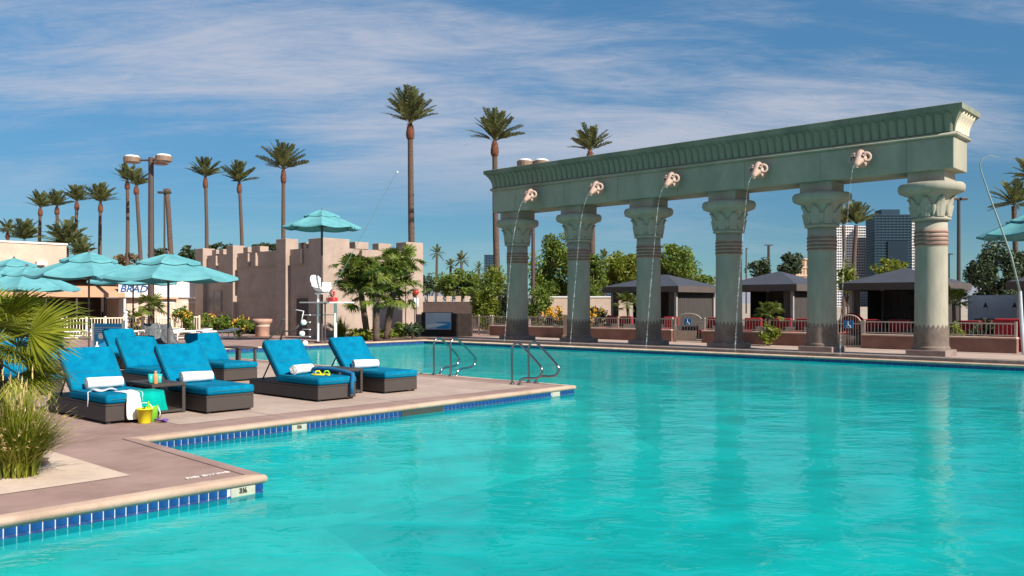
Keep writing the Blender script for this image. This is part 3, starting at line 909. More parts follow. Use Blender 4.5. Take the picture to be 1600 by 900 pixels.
def fan_palm(label, px, base_py, crown_px, crown_py, n, scale, meshes, el=(-55, 85), name='fan_palm', tw=.10, seed=5, Y=None, group=None, jit=.12):
    b = G(px, base_py) if Y is None else at(px, Y)
    rnd = random.Random(seed); c = at(crown_px, b.y, crown_py) - b
    t = thing(name, label, 'palm tree', b, 0, group)
    MB().tube([(c.x*f**1.2, 0, c.z*f) for f in [i/8 for i in range(9)]], [tw*(1.25-.3*i/8)*(1+.06*(i%2)) for i in range(9)], 12).build('trunk', MT['trunk'], t, True)
    for i in range(n):
        f = (i+.5)/n
        put('leaf', meshes[i%3], t, loc=(c.x+rnd.gauss(0,jit*.3), rnd.gauss(0,jit*.3), c.z+rnd.uniform(-jit,jit)), rot=Euler((rnd.uniform(-.5,.5), -R(el[0]+(el[1]-el[0])*f + rnd.uniform(-8,8)), i*2.39996+rnd.uniform(-.2,.2)), 'XYZ'), scale=scale*rnd.uniform(.8,1.12))
    return t

# tall palms, left to right
PG = 'tall palms behind the pool'
palm('small palm at the far left edge of the picture rising behind the pale building', 12, 364, 14, 95, 34, nf=22, up=(0,85), tw=.16)
palm('short bushy palm second from the left edge rising behind the pale building', 38, 376, 38, 90, 52, nf=34, up=(12,88), boot=False, tw=.2)
palm('slim palm over the pale building, left of a row of four similar palms', 63, 326, 62, 95, 42)
palm('slim palm over the pale building, second of a row of four similar palms', 89, 324, 90, 92, 42)
palm('slim palm third of a row of four, above the right end of the pale building', 120, 316, 119, 92, 44)
palm('slim palm with a slightly curved trunk, last of a row of four similar palms', 157, 318, 158, 90, 50)
palm('tall thin palm left of the tall lamp post, the left one of a touching pair', 199, 284, 196, 85, 44)
palm('tall leaning palm touching the tall lamp post, right one of a touching pair', 213, 292, 223, 82, 44)
palm('tall palm standing behind the left end of the brown fortress wall', 321, 279, 320, 85, 54)
palm('tall palm leaning slightly left, behind the middle of the brown fortress wall', 374, 287, 379, 85, 54)
palm('large tall palm behind the brown fortress wall, left of the lifeguard umbrella', 443, 267, 444, 75, 70)
palm('tallest palm of all, rising behind the sunlit right turret', 641, 195, 645, 66, 84, nf=30, tw=.22)
palm('tall palm behind the far left end of the green beam', 773, 223, 779, 62, 78, nf=28, tw=.20)
palm('palm whose crown rises alone above the middle of the green cornice', 922, 238, 924, 62, 66, nf=22, up=(25,88), tw=.20)
palm('right one of two palms in front of the white towers between the columns', 1338, 352, 1333, 75, 56, boot=False, tw=.18)
palm('left one of two palms in front of the white towers between the columns', 1318, 352, 1317, 80, 40, boot=False, tw=.17)
palm('palm at the right edge behind the cut off umbrella', 1584, 322, 1587, 60, 64, boot=False, nf=24, up=(-5,80))
palm('palm crown entering the picture at the upper right edge', 1612, 280, 1612, 55, 60, boot=False, nf=22, up=(-10,80))
palm('bushy low palm with brownish fronds behind the pale building corner', 104, 385, 104, 80, 66, boot=False, nf=36, up=(-10,88), tw=.2)
palm('low brownish palm just right of the pale building corner', 128, 400, 128, 78, 46, boot=False, nf=30, up=(-20,88), tw=.2)
far = [(683,397,683,120,24),(704,416,705,120,20),(721,408,722,118,24),(748,420,749,125,20),(765,422,766,125,16),(944,404,945,110,24)]
fl_ = ['distant palm standing alone right of the fortress, tallest of the far ones', 'distant small palm, left one of a pair above the yellow green bush', 'distant small palm, right one of a pair above the yellow green bush',
       'distant small palm just left of the narrow blue tower', 'distant small palm in front of the narrow blue tower', 'distant small palm between the second and third columns']
for (px, cy, p0, Y, cw), lb in zip(far, fl_):
    palm(lb, px, cy, p0, Y, cw, boot=False, nf=16, up=(-35,85), tw=.18, group='small distant palms')
# crownless trunk
t = thing('bare_palm', 'bare leaning palm trunk without a crown, right of the tall lamp post', 'palm trunk', at(270, 80))
e = at(261, 80, 296) - at(270, 80)
tb = MB().tube([(e.x*f**1.5, 0, e.z*f) for f in [i/10 for i in range(11)]], [.27-.06*i/10 for i in range(11)], 12)
tb.lathe([(.2,-.5),(.30,-.3),(.33,-.02),(.2,.08)], 12, (e.x, 0, e.z))
tb.build('trunk', MT['trunk'], t, True)

# trees behind
tree('large bright green willow like tree behind the two leftmost columns', 868, 428, 58, 100, 130, MT['leafg'], 15000, .125, seed=4)
tree('green tree beside the second column, left of the cabanas', 925, 440, 56, 62, 100, MT['leafg'], 8000, .12)
tree('yellow green tree between the second and third columns above a cabana', 978, 428, 60, 90, 70, MT['leafy'], 9000, .125)
tree('bright green tree right of the third column rising above a cabana roof', 1046, 420, 60, 92, 78, MT['leafg'], 9500, .125)
tree('low green tree above the gap between two cabanas left of the fourth column', 1098, 444, 62, 46, 32, MT['leafg'], 900, .14)
tree('dark round conifer left of the fifth column above a cabana roof', 1234, 414, 70, 42, 42, MT['leafd'], 1700, .15)
tree('small dark conifer just right of the fourth column', 1186, 418, 72, 38, 34, MT['leafd'], 1300, .15)
tree('yellow green bush rising above the cabana roof beside the rightmost column', 1392, 418, 52, 56, 34, MT['leafy'], 1000, .13)
tree('yellow green bush between the fifth column and a cabana', 1324, 440, 48, 40, 60, MT['leafy'], 1100, .13)
tree('large dark evergreen tree at the right edge under the cut off umbrella', 1562, 430, 46, 104, 98, MT['leafd'], 12000, .11)
tree('yellow green broad bush left of the leftmost column', 768, 470, 50, 76, 98, MT['leafy'], 9000, .10, m2=MT['leafg'])
tree('bright green tree over the low crenellated wall', 716, 444, 62, 70, 50, MT['leafg'], 5500, .12)
tree('dark green bush between the leftmost column and the fence', 802, 478, 47, 50, 86, MT['leafd'], 1700, .12)
tree('grey green tree just right of the fortress turret', 668, 448, 75, 44, 44, MT['leafd'], 1300, .15)
tree('dark green shrub behind the railing between the first two columns', 842, 482, 45, 52, 74, MT['leafg'], 1900, .11)
for i, (px, py, wd, hh, lb) in enumerate([(300,398,44,30,'dark tree clump at the left end of the fortress wall'), (250,400,40,24,'dark tree clump behind the tall lamp post'),
        (196,408,50,28,'brownish tree clump between the left umbrellas'), (345,390,44,20,'dark tree top showing over the left part of the fortress wall'), (415,386,44,14,'dark tree top showing over the middle of the fortress wall')]):
    tree(lb, px, py, 90, wd, hh, MT['leafd'] if i != 2 else MT['leafb'], 800, .22)

# the planter by the fortress
plb = [W(-35.0, 25.0), W(-29.9, 24.2), W(-29.75, 26.6), W(-29.9, 28.7), W(-34.9, 28.7)]
tag(sheet('planter_bed', [p for p in plb], [], 0.03, MT['soil']), kind='structure')
TG = 'dense fan palms beside the fortress'
fan_palm('leftmost of three dense fan palms beside the fortress', 574, 519, 561, 440, 105, .84, FAN, (-25,88), seed=5, group=TG, Y=38.5, tw=.12, jit=.8)
fan_palm('middle one of three dense fan palms beside the fortress', 588, 519, 588, 450, 60, .76, FAN, (-25,88), seed=6, group=TG, Y=37.5, tw=.12, jit=.7)
fan_palm('rightmost of three dense fan palms, its trunk leaning right', 603, 519, 619, 437, 100, .84, FAN, (-28,88), seed=8, group=TG, Y=38.8, tw=.13, jit=.8)
tuft('spiky olive grass tuft at the left end of the planter below the fortress', 532, 529, 40, 42, 260, MT['grass'], width=.02, seed=8)
for i, (px, by, wd, hh, m, lb) in enumerate([(566,532,50,20,'leafy','low yellow green shrub at the left front of the fortress planter'),(600,531,44,20,'leafy','low yellow green shrub under the fan palm trunks'),
        (560,524,50,24,'leafb','brownish shrub behind the yellow green ones in the planter'),(628,528,34,24,'leafg','green shrub under the leaning fan palm'),(646,530,30,32,'leafd','dark green shrub at the right end of the fortress planter')]):
    shrub(lb, px, by, wd, hh, MT[m], 700, .10)
for i, (px, by, wd, hh, m, m2, lb) in enumerate([(328,521,34,32,'leafg','leafo','yellow flowering shrub nearest the cream fence at the fortress foot'),(350,521,36,30,'leafg',None,'green shrub second from the cream fence at the fortress foot'),
        (376,527,40,34,'leafg','leafo','green shrub with yellow orange flowers beside the planter pot'),(394,522,26,24,'leafd',None,'dark shrub just left of the terracotta pot')]):
    shrub(lb, px, by, wd, hh, MT[m], 700, .10, MT[m2] if m2 else None)
# hedge with orange flowers behind the railing
for i, (px, wd, lb) in enumerate([(866,40,'orange flowering hedge between the first two columns'),(930,44,'orange flowering hedge between the second and third columns')]):
    shrub(lb, px, 0, wd, 48, MT['leafd'], 1300, .10, MT['leafo'], 'hedge', Y=43)
# small plants by the cabanas
fan_palm('low fan palm in front of the middle cabana behind the railing', 1200, 0, 1201, 494, 22, .62, FAN, (5,80), seed=31, Y=33.6, tw=.07)
fan_palm('small fan palm between the right cabana and the railing', 1492, 0, 1490, 474, 18, .6, FAN, (5,80), seed=32, Y=31.6, tw=.06)
fan_palm('low fan palm left of the third column under the cabana roof', 985, 0, 980, 478, 22, .6, FAN, (0,80), seed=34, Y=42.4, tw=.07)
fan_palm('small palm beside the pole in front of the cream facade', 236, 0, 236, 482, 20, .75, FAN, (-20,70), seed=33, Y=42.6, tw=.07)
for px, wd, hh, m, lb in [(1203,34,22,'leafy','round yellow green shrub under the low fan palm by the middle cabana'),(1490,34,26,'leafy','yellow green shrub right of the rightmost column behind the railing'),
        (1540,56,34,'leafd','dark shrub in front of the pale mural wall')]:
    shrub(lb, px, 0, wd, hh+16, MT[m], 800, .08, Y=33.2 if px < 1300 else 31.0)
for px, wd, lb in [(212,40,'low flowering shrub behind the cream fence under the BRAD sign'),(286,40,'yellow flowering shrub behind the right part of the cream fence')]:
    shrub(lb, px, 0, wd, 44, MT['leafg'], 800, .11, MT['leafo'], Y=45.2)

# foreground plants
fan_palm('big bright fan palm spreading over the left edge of the picture', 0, 0, -24, 545, 30, .72, FANN, (-32,66), seed=41, Y=8.9, tw=.13)
pt = [o for o in C.objects if o.get('label', '').startswith('big bright fan palm')][0]
for az, el_, sc_ in ((-.05,.34,.92),):
    put('leaf', FANN[0], pt, loc=(at(-24,8.9,545)-at(0,8.9)).to_tuple(), rot=Euler((.9,-el_,az),'XYZ'), scale=sc_)
tuft('large clump of straw tipped ornamental grass at the left edge by the pool', 30, 744, 175, 158, 2600, MT['grass'], MT['plume'], width=.0060, seed=9, plume=.10)
# ------------------------------------------------------------------ low wall and railing behind the colonnade
AW = 32.1
def picket_panel(b0, b1, a, z0, z1, pitch, m, t, r=.009, post_every=None, pw=.035):
    mb = MB(); n = max(2, int((b1-b0)/pitch))
    for i in range(1, n):
        x = b0 + (b1-b0)*i/n
        mb.box(x-r, x+r, a-r, a+r, z0+.05, z1-.02)
    tag(mb.build('pickets', m, t), kind='stuff')
    MB().box(b0, b1, a-.022, a+.022, z1-.045, z1).build('top_rail', m, t)
    MB().box(b0, b1, a-.018, a+.018, z0+.04, z0+.075).build('bottom_rail', m, t)
    k = max(1, round((b1-b0)/(post_every or 2.4)))
    for i in range(k+1):
        x = b0 + (b1-b0)*i/k
        MB().box(x-pw, x+pw, a-pw, a+pw, z0, z1+.05).build('post', m, t)
segs = [(b_at(768,AW), b_at(884,AW), 'low rust coloured wall with railing, leftmost stretch behind the first column'),
        (b_at(888,AW), b_at(1052,AW), 'low rust coloured wall with railing behind the second and third columns'),
        (b_at(1099,AW), b_at(1306,AW), 'low rust coloured wall with railing behind the fourth and fifth columns'),
        (b_at(1348,AW), b_at(1590,AW), 'low rust coloured wall with railing behind the rightmost column')]
for b0, b1, lb in segs:
    t = thing('garden_wall', lb, 'wall', (0,0,0), TH, 'low walls with railings behind the colonnade')
    MB().box(b0, b1, AW-.14, AW+.14, 0, .47).build('wall', MT['lowwall'], t)
    MB().box(b0-.01, b1+.01, AW-.17, AW+.17, .473, .53).build('cap', MT['wallcap'], t, bevel=.015)
    picket_panel(b0+.05, b1-.05, AW, .53, 1.0, .125, MT['rail'], t)
t = thing('railing', 'tall railing without a wall left of the leftmost column', 'railing', (0,0,0), TH)
picket_panel(b_at(731,AW), b_at(766,AW), AW, .02, 1.0, .125, MT['rail'], t, post_every=1.0)
for px, lb in ((725,'pale post at the left end of the pool railing'),(886,'pinkish pillar post beside the second column')):
    b = b_at(px, AW-.3)
    t = thing('pillar_post', lb, 'post', W(b, AW-.3), TH)
    MB().box(-.13,.13,-.13,.13,0,1.05).build('shaft', MT['wallcap'], t, bevel=.01)
    MB().box(-.17,.17,-.17,.17,1.052,1.13).build('cap', MT['wallcap'], t, bevel=.02)
    MB().box(-.17,.17,-.17,.17,0,.16).build('base', MT['pot'], t, bevel=.02)
# gates
for px0, px1, cr, lb in ((1055,1098,MT['rail'],'arched metal gate with a cream lower panel and a blue sign'),(1308,1347,MT['rail'],'arched metal gate with a blue sign, red seating behind it')):
    b0, b1 = b_at(px0,AW), b_at(px1,AW); wd = b1-b0
    t = thing('gate', lb, 'gate', W((b0+b1)/2, AW), TH, 'arched gates in the pool railing')
    for s in (-1, 1):
        MB().box(s*wd/2-.035, s*wd/2+.035, -.035, .035, 0, 1.02).build('post', cr, t)
    hw = wd/2-.05
    MB().tube([(hw*math.cos(a), 0, .92+.30*math.sin(a)) for a in [PI*i/16 for i in range(17)]], .022, 8).build('arch', cr, t, True)
    mb = MB(); n = 9
    for i in range(1, n):
        x = -hw + 2*hw*i/n; top = .92+.30*math.sqrt(max(0,1-(x/hw)**2))
        mb.box(x-.009, x+.009, -.009, .009, .08, top)
    tag(mb.build('pickets', cr, t), kind='stuff')
    MB().box(-hw, hw, -.02,.02, .88,.92).build('mid_rail', cr, t)
    MB().box(-hw, hw, -.02,.02, .06,.10).build('bottom_rail', cr, t)
    if px0 < 1200:
        MB().box(-hw, hw*.62, -.045, -.024, .08, .50).build('lower_panel', MT['facade'], t)
    else:
        MB().box(-hw, -hw*.35, .024, .045, .08, .50).build('lower_panel', MT['facade'], t)
    sg = MB().box(-.20,.16,-.045,-.025,.72,1.0).build('sign', MT['blue'], t, bevel=.01)
    tx = text('symbol', '\u267f', .2, MT['white'], sg, (-.02,-.047,.86), (R(90),0,0), ext=.0015)
    sy = MB()
    tx.hide_render = False
    bpy.data.objects.remove(tx)
    sy.tube([(.075*math.cos(a)-.02, -.048, .80+.055*math.sin(a)) for a in [R(100)+i*R(250)/12 for i in range(13)]], .009, 6)
    sy.tube([(-.035,-.048,.93),(-.03,-.048,.84),(.03,-.048,.84),(.055,-.048,.765),(.085,-.048,.765)], .010, 6)
    sy.lathe([(.001,-.015),(.017,0),(.001,.015)], 8, (-.036,-.048,.955))
    sy.build('wheelchair_symbol', MT['white'], sg)

# ------------------------------------------------------------------ cabanas
def cabana(lb, bl, br, a0, dep=3.6, zf=2.2, ze=2.48, zp=3.12, ov=.35, left_open=True):
    t = thing('cabana', lb, 'cabana', W((bl+br)/2, a0), TH, 'cabanas behind the railing')
    hw = (br-bl)/2
    x0, x1, y0, y1 = -hw-ov, hw+ov, -ov, dep+ov
    rx = max(0.1, hw-dep*.45)
    ridge = [(-rx, dep/2, zp), (rx, dep/2, zp)]
    e = [(x0,y0,ze),(x1,y0,ze),(x1,y1,ze),(x0,y1,ze)]
    for nme, f in (('roof_panel',[e[0],e[1],ridge[1],ridge[0]]),('roof_panel',[e[1],e[2],ridge[1]]),('roof_panel',[e[2],e[3],ridge[0],ridge[1]]),('roof_panel',[e[3],e[0],ridge[0]])):
        mb = MB(); k = len(f)
        c = Vector((0,dep/2,ze))
        mb.add(f + [(p[0],p[1],p[2]-.05) for p in f], [tuple(range(k)), tuple(range(2*k-1,k-1,-1))] + [(i,(i+1)%k,k+(i+1)%k,k+i) for i in range(k)])
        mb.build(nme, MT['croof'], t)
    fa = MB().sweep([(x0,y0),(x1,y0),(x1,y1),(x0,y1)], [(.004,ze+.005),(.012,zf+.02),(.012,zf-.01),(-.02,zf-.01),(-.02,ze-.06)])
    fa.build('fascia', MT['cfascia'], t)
    for x in (-hw, hw):
        for y in (0, dep):
            MB().box(x-.06,x+.06,y-.06,y+.06,0,zf+.06).build('post', MT['cpost'], t)
    def curtain(name, p, q, amp, nf, cm='ccurtain'):
        mb = MB(); d = Vector((q[0]-p[0], q[1]-p[1])); n = Vector((-d.y, d.x)).normalized(); k = nf*6
        def fn(u, v):
            o = amp*math.sin(u*nf*2*PI)*(.6+.4*(1-v))
            return (p[0]+d.x*u+n.x*o, p[1]+d.y*u+n.y*o, .03+(zf-.03)*v)
        mb.grid(fn, k, 3)
        mb.build(name, MT[cm], t, True, fixn=False)
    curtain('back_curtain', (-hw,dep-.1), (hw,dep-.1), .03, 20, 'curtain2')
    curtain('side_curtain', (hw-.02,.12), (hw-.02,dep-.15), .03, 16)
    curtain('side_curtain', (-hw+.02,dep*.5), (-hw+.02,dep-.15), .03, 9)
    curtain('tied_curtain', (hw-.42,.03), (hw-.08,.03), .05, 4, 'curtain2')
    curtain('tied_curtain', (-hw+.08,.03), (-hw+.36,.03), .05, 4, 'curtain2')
    tv = MB().box(-.5,.5,dep-.28,dep-.2,1.45,2.05); tv.build('screen', MT['ink'], t, bevel=.01)
    return t
AK = 36.0
cb = [(b_at(957,AK), b_at(1056,AK)), (b_at(1143,AK), b_at(1238,AK)), (b_at(1330,AK), b_at(1458,AK))]
for (bl, br), lb in zip(cb, ('dark canvas cabana behind the third column, leftmost of the row','dark canvas cabana between the fourth and fifth columns','dark canvas cabana behind the rightmost column')):
    cabana(lb, bl, br, AK)
bl = b_at(1592, AK+1.2); cabana('dark canvas cabana cut off by the right edge of the picture', bl, bl+3.4, AK+1.2)
# red lounge seats in front of the cabanas
def red_seat(lb, px, a, rz=0, Y=None):
    t = thing('lounge_armchair', lb, 'lounge seat', W(b_at(px, a), a), TH+rz, 'red lounge seats behind the railing')
    MB().box(-.42,.42,-.40,.40,.08,.30).build('base', MT['wicker'], t, bevel=.02)
    MB().box(-.38,.38,-.40,.36,.303,.48).build('seat_cushion', MT['red'], t, bevel=.05, seg=3)
    MB().box(-.40,.40,.24,.42,.50,1.02).build('back_cushion', MT['red'], t, bevel=.06, seg=3)
    for s in (-1,1): MB().box(s*.42-.06,s*.42+.06,-.38,.40,.305,.66).build('arm', MT['wicker'], t, bevel=.02)
rl = ['red lounge seat left of the third column','second red lounge seat left of the third column','red lounge seat directly left of the arched gate with the cream panel','red lounge seat just right of the arched gate with the cream panel',
      'red lounge seat right of the fourth column under the cabana','red lounge seat beside the low fan palm of the middle cabana','red lounge seat left of the fifth column','red lounge seat visible through the second arched gate','red lounge seat just right of the second arched gate',
      'red lounge seat left of the rightmost column','red lounge seat right of the rightmost column','red lounge seat near the right end of the railing']
for px, lb in zip((952,972,1044,1110,1172,1218,1250,1326,1354,1400,1508,1545), rl):
    red_seat(lb, px, 34.6, rz=random.uniform(-.25,.25))
t = thing('red_booth', 'large red high backed booth seat at the right edge behind the railing', 'booth', W(b_at(1586,33.6), 33.6), TH)
MB().box(-.75,.75,-.3,.3,0,.45).build('base', MT['red'], t, bevel=.03)
MB().box(-.75,.75,.31,.5,0,1.12).build('backrest', MT['red'], t, bevel=.05, seg=3)
# red hooded daybed behind the second gate
t = thing('hooded_daybed', 'red hooded round daybed behind the second arched gate', 'daybed', W(b_at(1330,33.5),33.5), TH)
MB().lathe([(.55,.0),(.62,.1),(.62,.38),(.5,.45)], 24).build('base', MT['wicker'], t, True)
def hood(u, v):
    a = PI*u; e = PI/2*v*.95
    return (.66*math.cos(a), .66*math.sin(a)*math.cos(e)*.9, .40+.66*math.sin(a)*math.sin(e)+.22*math.sin(a))
MB().grid(hood, 20, 8).build('hood', MT['red'], t, True, fixn=False)
# pale mural wall at right
t = thing('mural_wall', 'pale blue grey garden wall with dark leaf marks at the right edge', 'wall', W(b_at(1512,41), 41), TH)
MB().box(0,9,0,.25,0,2.0).build('wall', MT['mural'], t)
for i in range(6):
    x = .7+i*1.1
    MB().add([(x-.10,-.012,1.45),(x,-.012,1.72),(x+.10,-.012,1.45),(x,-.012,1.5)], [(0,1,3),(1,2,3)]).build('leaf_mark', MT['ccurtain'], t)
    MB().box(x-.42,x+.42,-.05,-.002,.95,1.0).build('ledge', MT['ccurtain'], t)

# ------------------------------------------------------------------ fortress
aF, bF = 24.8, b_at(505, 24.8)
fo = thing('fortress', 'crenellated stucco building, brown on its shaded left face and pale on its sunlit right face', 'building', (0,0,0), TH)
bL = b_at(311, aF); aR = a_at(655, bF)
HT = 4.40
MB().box(bL, bF-.06, aF+.06, aF+.5, 0, HT).build('left_wall', MT['stucco'], fo)
MB().box(bF-.5, bF-.06, aF+.52, aR, 0, HT).build('right_wall', MT['stucco'], fo)
def pil(px, wd, z1, m='stucco'):
    b = b_at(px, aF)
    MB().box(b-wd/2, b+wd/2, aF-.20, aF+.55, 0, z1).build('pilaster', MT[m], fo, bevel=.02)
pil(316, .9, 4.82); pil(364, .7, 4.84); pil(444, .9, 4.95)
MB().box(bF-1.15, bF+.04, aF-.07, aF+1.55, 0, 4.85).build('corner_turret', MT['stucco'], fo, bevel=.02)
MB().box(bF-.8, bF+.04, aR-.95, aR+.25, 0, 4.92).build('end_turret', MT['stucco'], fo, bevel=.02)
for px in (334, 345, 383, 396, 402, 470, 474):
    b = b_at(px, aF)
    MB().box(b-.24, b+.24, aF+.02, aF+.54, HT+.003, HT+.30).build('merlon', MT['stucco'], fo, bevel=.015)
for px in (338, 388, 400, 471):
    b = b_at(px, aF)
    MB().box(b-.09, b+.09, aF-.08, aF+.055, HT-.75, HT-.05).build('spout', MT['stucco'], fo)
for px in (566, 602):
    a = a_at(px, bF)
    MB().box(bF-.54, bF-.02, a-.42, a+.42, HT+.003, HT+.36).build('merlon', MT['stucco'], fo, bevel=.015)
    MB().box(bF-.055, bF+.16, a-.14, a+.10, HT-.35, HT-.05).build('spout', MT['stucco'], fo)
for a, z in ((0, 3.55), (0, 2.0), (0, .9)):
    MB().box(bL+.5, bF-1.2, aF+.035, aF+.058, z, z+.05).build('reveal_line', MT['stucco'], fo)
for dx in (-.52, .52):
    b = b_at(335, aF)+dx*.75
    wf = MB().box(b-.36, b+.36, aF+.0, aF+.055, 1.15, 2.35).build('window', MT['stucco'], fo)
    MB().box(b-.28, b+.28, aF-.012, aF-.001, 1.23, 2.27).build('pane', MT['condow'], wf)
MB().box(b_at(473,aF)-.55, b_at(473,aF)+.55, aF+.0, aF+.055, 0.02, 1.9).build('service_door', MT['cfascia'], fo)
# rescue buoy on the wall
a = a_at(647, bF)
t = thing('rescue_buoy', 'red rescue buoy hanging on the sunlit right turret of the fortress', 'buoy', W(bF+.15, a, 0), TH)
MB().lathe([(.02,2.05),(.13,2.14),(.17,2.26),(.11,2.36),(.02,2.39)], 14).build('float', MT['redp'], t, True)
MB().box(.0,.04,-.16,.16,1.45,1.95).build('instruction_plate', MT['mural'], t)
MB().tube([(.02,0,0),(.02,0,2.1)], .03, 8).build('post', MT['pole'], t)

# terracotta pot
p = G(410, 526)
t = thing('planter_pot', 'tan flared terracotta pot in front of the brown fortress wall', 'planter pot', p)
MB().lathe([(.30,0),(.33,.05),(.35,.62),(.46,.70),(.48,.86),(.42,.88),(.40,.80)], 26).build('pot', MT['pot'], t, True)
MB().lathe([(.36,.5),(.365,.56),(.355,.60)], 26, caps=False).build('rim_band', MT['wallcap'], t, True)

# crenellated low wall and kiosk beyond the fortress
t = thing('crenellated_wall', 'low brown garden wall topped by cream merlons right of the fortress', 'wall', at(652, 56), R(-4))
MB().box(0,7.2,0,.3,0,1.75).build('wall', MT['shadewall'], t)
for i in range(12):
    MB().box(.1+i*.6,.42+i*.6,-.03,.33,1.752,2.12).build('merlon', MT['facade'], t)
t = thing('cream_wall', 'cream garden wall behind the orange flowering hedges', 'wall', W(b_at(836,37.5), 37.5), R(-8))
MB().box(0,5.4,0,.3,0,1.98).build('wall', MT['facade'], t)
MB().box(0,5.4,-.04,.34,1.983,2.06).build('cap', MT['white'], t)
MB().box(2.0,2.4,-.08,.38,0,2.35).build('pier', MT['facade'], t)
kb = at(668, 43)
t = thing('bar_kiosk', 'dark bar counter with a blue and white printed front panel right of the fortress', 'kiosk', kb, R(-2))
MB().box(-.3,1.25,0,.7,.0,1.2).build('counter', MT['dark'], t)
fp = MB().box(-.10,1.18,-.03,-.004,.35,1.18).build('front_panel', MT['mural'], t)
MB().box(.45,1.15,-.036,-.031,.38,.72).build('printed_wave', MT['sky_blue'], fp)
MB().add([(-.05,-.037,.42),(.55,-.037,.5),(1.0,-.037,.62),(.5,-.037,.66),(-.05,-.037,.6)], [(0,1,2,3,4)]).build('printed_stripe', MT['white'], fp)
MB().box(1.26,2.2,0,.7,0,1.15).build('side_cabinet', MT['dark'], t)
MB().box(-.6,-.31,0,.7,0,1.1).build('end_pier', MT['stuccod'], t)

# ------------------------------------------------------------------ buildings at the left
bB = -48.2
lb_ = thing('poolside_restaurant', 'peach and white low building with a tan awning behind the left umbrellas', 'building', (0,0,0), TH)
a0, a1 = 9.5, 24.4
aM = a_at(197, bB); aS = a_at(306, bB)
MB().box(bB-4, bB, aM+.02, aS, 0, 1.95).build('lower_wall', MT['facade'], lb_)
MB().box(bB-4, bB+.15, aM-.15, aS-.1, 2.0, 2.98).build('upper_band', MT['fwhite'], lb_)
MB().box(bB-.1, bB+.25, aM+.1, aS-1.2, 1.90, 1.997).build('canopy_edge', MT['awning'], lb_)
MB().box(bB-.3, bB+.35, aM-.28, aM-.16, 0, 2.9).build('white_pillar', MT['fwhite'], lb_)
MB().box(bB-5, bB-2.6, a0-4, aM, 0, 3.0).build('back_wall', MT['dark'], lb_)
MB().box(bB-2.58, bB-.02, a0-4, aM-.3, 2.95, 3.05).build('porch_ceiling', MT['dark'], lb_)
aw = MB()
aq = a_at(86, bB)
aw.add([(bB-2.5,a0-4,3.35),(bB+.6,a0-4,2.18),(bB+.6,aM-.3,2.18),(bB-2.5,aM-.3,3.35),(bB+.6,a0-4,1.98),(bB+.6,aM-.3,1.98)], [(0,1,2,3),(1,4,5,2)])
aw.build('awning', MT['awning'], lb_, fixn=False)
for px in (72, 120, 165):
    a = a_at(px, bB+.5)
    MB().box(bB+.42,bB+.5,a-.04,a+.04,0,1.98).build('awning_post', MT['pole'], lb_)
for i in range(5):
    a = aM+1.0+i*1.35
    wf = MB().box(bB-.02, bB+.03, a-.42, a+.42, .75, 1.75).build('window', MT['fwhite'], lb_)
    MB().box(bB+.031, bB+.036, a-.34, a+.34, .83, 1.67).build('pane', MT['facade'], wf)
ub = thing('flat_roofed_block', 'pale peach flat roofed block rising behind the left umbrellas', 'building', (0,0,0), TH)
aB = a_at(104, bB-3.0)
MB().box(bB-12, bB-3.0, a0-10, aB, 0, 4.92).build('walls', MT['facade'], ub)
MB().box(bB-12.05, bB-2.95, a0-10, aB+.05, 4.922, 5.02).build('parapet', MT['fwhite'], ub)
for px in (20, 62):
    a = a_at(px, bB-3)
    MB().box(bB-2.99, bB-2.6, a-.25, a+.25, 3.75, 3.95).build('floodlight', MT['white'], ub)
# banner
am = a_at(213, bB+.45)
bn = thing('sign_banner', 'white sign with bold slanted blue letters reading BRAD', 'sign', W(bB+.45, am), TH)
pn = MB().box(-.03,.0,-.98,.98,1.98,2.86).build('panel', MT['fwhite'], bn)
text('lettering', 'BRAD', .60, MT['bluetext'], bn, (.012, -.16, 2.44), (R(90),0,R(90)), shear=.25, ext=.01, off=.013).scale = (.98, .88, 1)
# cream fences
def fence_A(lb, b, a0_, a1_, m, z1=.95, pitch=.14):
    t = thing('picket_fence', lb, 'fence', (0,0,0), TH, 'cream picket fences in front of the restaurant')
    mb = MB(); n = int((a1_-a0_)/pitch)
    for i in range(1, n):
        y = a0_+(a1_-a0_)*i/n
        mb.box(b-.016,b+.016,y-.016,y+.016,.08,z1-.02)
    tag(mb.build('pickets', m, t), kind='stuff')
    MB().box(b-.03,b+.03,a0_,a1_,z1-.05,z1).build('top_rail', m, t)
    MB().box(b-.025,b+.025,a0_,a1_,.08,.12).build('bottom_rail', m, t)
    k = 5
    for i in range(k+1):
        y = a0_+(a1_-a0_)*i/k
        MB().box(b-.045,b+.045,y-.045,y+.045,0,z1+.06).build('post', m, t)
fence_A('cream picket fence right of the white pillar, in front of the restaurant', -43.4, a_at(199,-43.4), a_at(311,-43.4), MT['railw'])
fence_A('cream picket fence left of the white pillar, partly behind palm leaves', -43.4, a_at(40,-43.4), a_at(193,-43.4), MT['railw'])
p = at(197, 38)
t = thing('white_post', 'tall slim white post between the two cream fences', 'post', p)
MB().tube([(0,0,0),(0,0,1.25)], .05, 10).build('shaft', MT['white'], t)
MB().lathe([(.05,1.2),(.075,1.22),(.06,1.30),(.01,1.33)], 10).build('cap', MT['white'], t)
